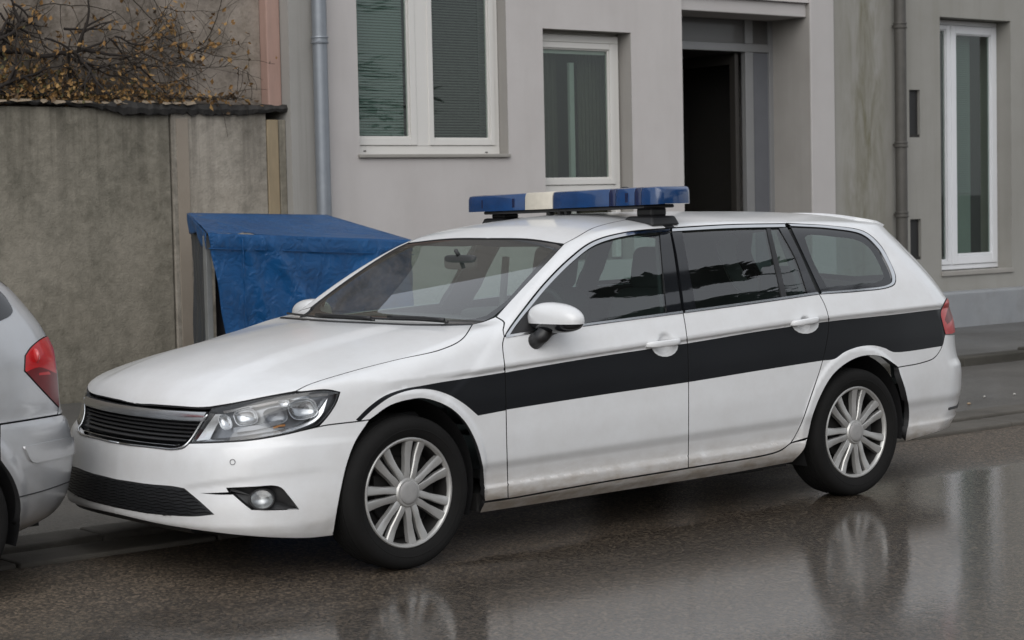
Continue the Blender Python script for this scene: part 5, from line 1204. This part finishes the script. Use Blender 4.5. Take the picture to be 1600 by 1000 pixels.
patch('front_bumper', F_grey, (.9, .43, 0), [[(-5.63, 0, .69), (-5.5, -.6, .69), (-5.22, -.74, .79)], [(-5.22, -.74, .79), (-5.42, -.74, .66), (-5.5, -.72, .36)], [(-5.5, -.72, .28), (-5.7, -.4, .22), (-5.74, 0, .22)], [(-5.74, 0, .22), (-5.63, 0, .69)]], [silver_paint, seam, seam, inner_dark], GC, half=True, grid=.05, **gk)
mb = MB(); mb.box(-5.4, -1.2, -.55, .55, .22, .40); mb.box(-4.05, -2.15, -.78, .78, .2, .40); mb.build('underbody', simple('silver_underseal', (.02, .02, .02), .8), GC)
for ax in (-1.80, -4.40):
    for s in (-1, 1):
        make_wheel(ax, s, spin=R(20), parent=GC)
        mb = MB(); mb.rev([(.385, 0), (.385, -s*.32)], (ax, s*.835, .33), 'y', 36, a0=R(-20), a1=R(200)); mb.rev([(.385, -s*.32), (.02, -s*.32)], (ax, s*.835, .33), 'y', 36, a0=R(-20), a1=R(200)); mb.build('arch_liner', seam, GC, smooth=True)
CAM = CAM_KEEP

# ------------------------------------------------------------------ blue tarpaulin over a frame by the wall
def tarp_mat():
    m, nt, b = new_mat('blue_tarpaulin'); v = coords(nt)
    nt.links.new(mixc(nt, ramp(nt, noise(nt, v, 3.5, 6, .6), [(.3, 0), (.7, 1)]), (.002, .066, .205), (.004, .09, .265)), b.inputs['Base Color'])
    b.inputs['Roughness'].default_value = .30; b.inputs['Specular IOR Level'].default_value = .5
    w_ = N_(nt, 'ShaderNodeTexChecker', i_Scale=420.); nt.links.new(v, w_.inputs[0])
    h = math_(nt, 'ADD', math_(nt, 'MULTIPLY', noise(nt, v, 8, 4, .55, .8), 1.), math_(nt, 'MULTIPLY', w_.outputs[1], .03)); nt.links.new(bump(nt, h, .75, .06), b.inputs['Normal']); return m
tarp = tarp_mat()
TS = empty('covered_frame', (3.2, 5.0, .07)); tag(TS, 'blue tarpaulin draped over a metal frame between the concrete wall and the white car', 'tarpaulin')
FL, FR, BR, BL = (np.array(p) for p in ((2.29, 4.55, 1.335), (4.02, 4.52, 1.235), (3.86, 5.42, 1.435), (2.58, 5.30, 1.475)))
def fold(x, y, a): return .5*math.sin(a+9*x+3*y)+.35*math.sin(2*a+17*x-7*y)+.2*math.sin(31*x+13*y+a)
nu, nv = 70, 36; v = []
for j in range(nv+1):
    t = j/nv
    for i in range(nu+1):
        s = i/nu; p = (FL*(1-s)+FR*s)*(1-t)+(BL*(1-s)+BR*s)*t
        e = math.exp(-((s-.16)/.13)**2)*math.exp(-((t-.25)/.3)**2)
        sag = -.040*math.sin(math.pi*s)**.8*math.sin(math.pi*t)**.7
        p = p+np.array([0, 0, sag+.020*e*(1+fold(s*4, t*3, 1.))+.006*fold(s*2, t*2, .3)*math.sin(math.pi*min(1, t*1.2))])
        v.append(p)
top_n = len(v); f = [(j*(nu+1)+i, j*(nu+1)+i+1, (j+1)*(nu+1)+i+1, (j+1)*(nu+1)+i) for j in range(nv) for i in range(nu)]
mb = MB().add(v, f)
def drape(a, b, z0, name_a, slant=0., nr=60, seed=0., bulge=.0, nrm=(0, -1, 0)):
    """a hanging side: rows from the top edge down, with soft folds running from the corners"""
    N = np.array(nrm); vv = []; rows = 40
    for j in range(rows+1):
        t = j/rows
        for i in range(nr+1):
            s = i/nr; top = a*(1-s)+b*s
            x = top+np.array([slant*t*(1-s)**1.5, 0, 0]); z = top[2]+(z0-top[2])*t
            d1 = abs(s-.26-.30*t); d2 = abs(s-.92+.62*t); d3 = abs(s-.55)
            k = .085*math.exp(-(d1/.035)**2)*t**.5*(1-t*.6)+.08*math.exp(-(d2/.04)**2)*t**.6*(1-t*.5)+.022*math.exp(-((s-.18-.06*t)/.02)**2)*min(1, t*6)
            k += .03*math.sin(s*17+seed+2*t)*t*(.3+abs(s-.5))+.012*math.sin(s*41+5*t+seed)*t+.010*math.sin(s*9-13*t)*math.sin(math.pi*t)
            lipo = .012*math.exp(-((t-.10)/.02)**2)+.012*(t < .10)
            vv.append(np.array([x[0], x[1], z])+N*(k+lipo+bulge*math.sin(math.pi*t)))
    ff = [(j*(nr+1)+i, (j+1)*(nr+1)+i, (j+1)*(nr+1)+i+1, j*(nr+1)+i+1) for j in range(rows) for i in range(nr)]
    return vv, ff
mb.add(*drape(FL+[0, 0, 0], FR, .42, 'front', slant=.15, seed=.5, bulge=.01))
vr, fr_ = drape(FR, BR, .42, 'right', nr=24, seed=2., nrm=(1, 0, 0)); mb.add(vr, fr_)
# short valance along the left side
vv = []; n_ = 24
for j in range(7):
    for i in range(n_+1):
        s = i/n_; p = FL*(1-s)+BL*s; vv.append(p+np.array([-.012-.010*math.sin(s*14+j*.5)*j/6, 0, -.105*j/6*(1+.25*math.sin(s*9))]))
mb.add(vv, [(j*(n_+1)+i, j*(n_+1)+i+1, (j+1)*(n_+1)+i+1, (j+1)*(n_+1)+i) for j in range(6) for i in range(n_)])
o = mb.build('tarpaulin', tarp, TS, smooth=True, recalc=False); md = o.modifiers.new('thickness', 'SOLIDIFY'); md.thickness = .004
# rope hem / seam lines
q = [FL*(1-s)+FR*s+np.array([.01*s, -.016-.004*math.sin(s*20), -.108]) for s in np.linspace(0, 1, 30)]; MB().tube(q, .004, 6).build('hem', tarp, o, smooth=True)
q = [FL+(FR-FL)*.155+np.array([.02*t, -.020, -.03-1.1*t]) for t in np.linspace(0, 1, 20)]; MB().tube(q, .005, 6).build('hem', tarp, o, smooth=True)
post_m = simple('galvanised_post', (.22, .225, .22), .5, metal=.3, vary=.25)
for p in (FL+[.03, .06, -.02], FR+[-.05, .06, -.02], BR+[-.05, -.05, -.02], BL+[.05, -.05, -.02]): MB().box(p[0]-.022, p[0]+.022, p[1]-.022, p[1]+.022, .07, p[2]).build('post', post_m, TS, bevel=.004)
for a, b in ((FL, FR), (FR, BR), (BR, BL), (BL, FL)): MB().tube([a+((a+b)/2-a)*.06+((FL+BR)/2-(a+b)/2)*.12+np.array([0, 0, -.09]), b+((a+b)/2-b)*.06+((FL+BR)/2-(a+b)/2)*.12+np.array([0, 0, -.09])], .014, 6).build('rail', post_m, TS)
vv = []; n_ = 30
for j in range(14):
    for i in range(n_+1):
        s = i/n_; p = (FL+[.05, .10, 0])*(1-s)+(BL+[.03, 0, 0])*s; vv.append(np.array([p[0]+.012*math.sin(s*23)+.01*math.sin(j*.8+s*5), p[1], p[2]-.05+(.09-p[2])*j/13]))
MB().add(vv, [(j*(n_+1)+i, j*(n_+1)+i+1, (j+1)*(n_+1)+i+1, (j+1)*(n_+1)+i) for j in range(13) for i in range(n_)]).build('side_sheet', simple('grey_film', (.045, .05, .056), .35, vary=.3), TS, smooth=True, recalc=False)
MB().box(2.49, 3.82, 4.64, 4.80, .09, 1.17).build('dark_filler', simple('shade_fill', (.03, .03, .035), .8), TS)  # dark box added to stand in for the shaded space under the tarpaulin

# ------------------------------------------------------------------ leafless shrub hanging over the old wall
rs = random.Random(21)
SH = empty('bare_shrub', (.6, 6.25, 2.35)); tag(SH, 'bare branching shrub with withered brown leaves above the concrete wall', 'shrub')
bark = simple('dark_bark', (.020, .015, .012), .9, bumpy=.5, bscale=90, vary=.4, vscale=20)
twig_m = simple('thin_twig', (.035, .026, .018), .9, vary=.4, vscale=9)
leafy = []
def at_px(q, y): return px_plane(q, 1, y)
limb = MB(); twigs = MB()
def grow(p, d, length, r, depth, lim):
    pts = [p.copy()]; n = max(4, int(length/.045)); dd = d/np.linalg.norm(d)
    for i in range(n):
        dd = dd+np.array([rs.gauss(0, .16), rs.gauss(0, .05), rs.gauss(0, .16)-.012]); dd[1] += (6.09-pts[-1][1])*.35; dd /= np.linalg.norm(dd)
        q = pts[-1]+dd*length/n
        if q[1] > 6.19: q[1] = 6.19
        if lim == 0 and q[2] < 2.35: q[2] = 2.35+rs.random()*.03
        if q[0] > 3.70: break
        pts.append(q)
        if depth > 0 and rs.random() < .42:
            sgn = rs.choice((-1, 1)); a = sgn*rs.uniform(.45, 1.15); e = np.array([dd[0]*math.cos(a)-dd[2]*math.sin(a), dd[1]+rs.gauss(0, .2), dd[0]*math.sin(a)+dd[2]*math.cos(a)])
            grow(q, e, length*rs.uniform(.32, .62), r*.55, depth-1, lim)
    if len(pts) < 3: return
    n = len(pts)-1
    rr_ = [max(.0016, r*(1-.75*i/n)) for i in range(n+1)]
    (limb if r > .007 else twigs).tube(pts, rr_, 6 if r > .007 else 4, cap=False)
    if depth <= 1:
        for q in pts[1::2]: leafy.append((q, dd))
for q0, q1, r in (((-60, 90), (110, 20), .030), ((-40, 175), (60, 130), .022), ((-60, 60), (30, 90), .03)):
    a, b = at_px(q0, 6.07), at_px(q1, 6.09); grow(a, b-a, np.linalg.norm(b-a)*1.25, r, 2, 0)
for q0, q1, r in (((70, 60), (330, 105), .010), ((100, 45), (180, 60), .013), ((180, 57), (330, 108), .0095), ((185, 60), (260, 150), .007), ((110, 60), (115, 150), .008), ((60, 115), (100, 60), .010), ((30, 120), (175, 55), .010), ((200, -10), (275, 70), .0075), ((235, -10), (272, 60), .006), ((170, 60), (400, 150), .009), ((210, 80), (380, 140), .006), ((0, 20), (40, 90), .010), ((-20, 140), (150, 150), .009),
                    ((20, 5), (110, 40), .011), ((150, 90), (340, 148), .007), ((60, 10), (290, 30), .006), ((200, 70), (425, 165), .006), ((160, 100), (310, 150), .006), ((250, 10), (430, 70), .004)):
    y = 6.09+rs.uniform(-.09, .07); a, b = at_px(q0, y), at_px(q1, y+rs.uniform(-.05, .05)); grow(a, b-a, np.linalg.norm(b-a)*1.05, r*.85, 1 if rs.random() < .6 else 2, 0)
for q0, q1 in (((335, 150), (356, 214)), ((372, 160), (388, 182))):
    a, b = at_px(q0, 6.03), at_px(q1, 6.03); twigs.tube([a, a*.5+b*.5+np.array([.02, 0, .03]), b], .0022, 4, cap=False)
limb.build('limb', bark, SH, smooth=True, recalc=False)
t_ = twigs.build('twigs', twig_m, SH, smooth=True, recalc=False); t_['kind'] = 'stuff'
lm = MB(); rs2 = random.Random(4)
def leaf(p, sz, m):
    u = np.array([rs2.gauss(0, 1), rs2.gauss(0, .6), rs2.gauss(0, 1)]); u /= np.linalg.norm(u); w_ = np.cross(u, [rs2.gauss(0, 1), rs2.gauss(0, 1), rs2.gauss(0, 1)]); w_ /= np.linalg.norm(w_)+1e-9; k = np.cross(u, w_)
    lm.add([p, p+u*sz*.5+w_*sz*.3+k*sz*.12, p+u*sz, p+u*sz*.5-w_*sz*.3+k*sz*.15], [(0, 1, 2), (0, 2, 3)], m)
for q, dd in leafy:
    dens = 1.0 if q[0] < 1.6 else .5
    for _ in range(2 if rs2.random() < dens else 0):
        if rs2.random() < .55: leaf(q+np.array([rs2.gauss(0, .035), rs2.gauss(0, .03), rs2.gauss(0, .035)]), rs2.uniform(.025, .065), rs2.choice((0, 0, 1, 2)))
for _ in range(3600):     # drifts of dead leaves caught behind the lip of the wall
    x = rs2.triangular(-.6, 3.2, .9); hgt = .06+.26*math.exp(-((x-1.6)/.75)**2)+.10*math.exp(-((x-2.75)/.3)**2)
    leaf(np.array([x, rs2.uniform(6.05, 6.20), 2.32+abs(rs2.gauss(0, hgt*.6))]), rs2.uniform(.02, .055), rs2.choice((0, 1, 1, 2, 3)))
o = lm.build('dead_leaves', [simple('leaf_brown', (.22, .12, .04), .85, vary=.4, vscale=30), simple('leaf_ochre', (.33, .20, .075), .85, vary=.4, vscale=30), simple('leaf_dark', (.10, .062, .032), .9, vary=.4, vscale=30), simple('leaf_green', (.10, .09, .035), .85)], SH, recalc=False); o['kind'] = 'stuff'

# ------------------------------------------------------------------ far side of the street: mirrored cedar and houses added for reflections
conifer = simple('dark_needles', (.016, .022, .014), .9, vary=.5, vscale=3)
def tree(x, y, h, rad, seed):
    r_ = random.Random(seed); T = empty('cedar_tree', (x, y, 0)); mb = MB(); mb.tube([(x, y, 0), (x+.1, y, h*.5), (x, y+.05, h*.97)], [.28, .18, .03], 10)
    mb.build('trunk', bark, T, smooth=True); cr = MB()
    for k in range(90):
        z = h*(.22+.75*k/90); L = rad*(1-(k/90)**1.4)*r_.uniform(.65, 1.15)+.25; a = r_.uniform(0, 6.283); p = np.array([x, y, z]); d = np.array([math.cos(a), math.sin(a), r_.uniform(-.02, .22)]); n = int(L/.16)+2
        for i in range(n):
            c = p+d*L*i/n+np.array([0, 0, -.10*(i/n)**2*L])
            for _ in range(5):
                q = c+np.array([r_.gauss(0, .16), r_.gauss(0, .16), r_.gauss(0, .16)]); u = np.array([r_.gauss(0, .24), r_.gauss(0, .24), r_.gauss(0, .06)])+d*.18; s_ = np.cross(u, [0, 0, 1])*.22
                cr.add([q, q+u*.5+s_, q+u, q+u*.5-s_], [(0, 1, 2, 3)])
        cr.tube([p, p+d*L*.5, p+d*L+np.array([0, 0, -.1*L])], [.05, .03, .008], 5, cap=False)
    cr.build('crown', conifer, T, recalc=False); return T
tag(tree(11.8, -9.4, 10.6, 4.6, 3), 'broad dark cedar across the street behind the photographer', 'tree')
house_wall = simple('house_wall_across', (.22, .20, .18), .9); roof_m = simple('roof_tiles_across', (.10, .05, .04), .9); win_m = simple('window_across', (.03, .035, .04), .15)  # unseen houses, added to darken the low reflections in the car's side
for i, (x0, x1, hh, lb_) in enumerate(((-22, -9, 4.2, 'unseen low house added for darker reflections, leftmost of the row behind the photographer'), (-7, 5, 4.8, 'unseen low house added for darker reflections in the middle of the row behind the photographer'), (7, 21, 4.4, 'unseen low house added for darker reflections, rightmost of the row behind the photographer'))):
    H = empty('added_low_house', ((x0+x1)/2, -26, 0)); tag(H, lb_, 'house', 'houses added for reflections')
    MB().box(x0, x1, -34, -26, 0, hh-1.4).build('wall', house_wall, H)
    MB().add([(x0-.3, -25.7, hh-1.4), (x1+.3, -25.7, hh-1.4), (x1+.3, -34.3, hh-1.4), (x0-.3, -34.3, hh-1.4), (x0-.3, -30, hh+1), (x1+.3, -30, hh+1)], [(0, 1, 5, 4), (2, 3, 4, 5), (0, 4, 3), (1, 2, 5), (0, 3, 2, 1)]).build('roof', roof_m, H)
    for k in range(4):
        xx = x0+1.2+k*(x1-x0-2.4)/3.5; MB().box(xx, xx+1.1, -26.03, -25.99, .9, 2.2).build('window', win_m, H)
# litter on the strip behind the car
for i, (q, s_) in enumerate((((1538, 621), .011), ((1585, 617), .013), ((1514, 632), .018))):
    p = px_plane(q, 2, .006); v, f = blob(p+[0, 0, .006], (s_, s_*.7, .008), .9, 8, 5)
    tag(MB().add(v, f).build('litter_scrap', simple('paper', (.42, .41, .38), .8) if i < 2 else simple('dry_leaf', (.30, .22, .14), .9), None, smooth=True), ('white scrap of litter on the damp strip behind the car, nearer the car', 'white scrap of litter on the damp strip behind the car, farther from the car', 'dry brown leaf lying on the strip behind the car')[i], 'litter')
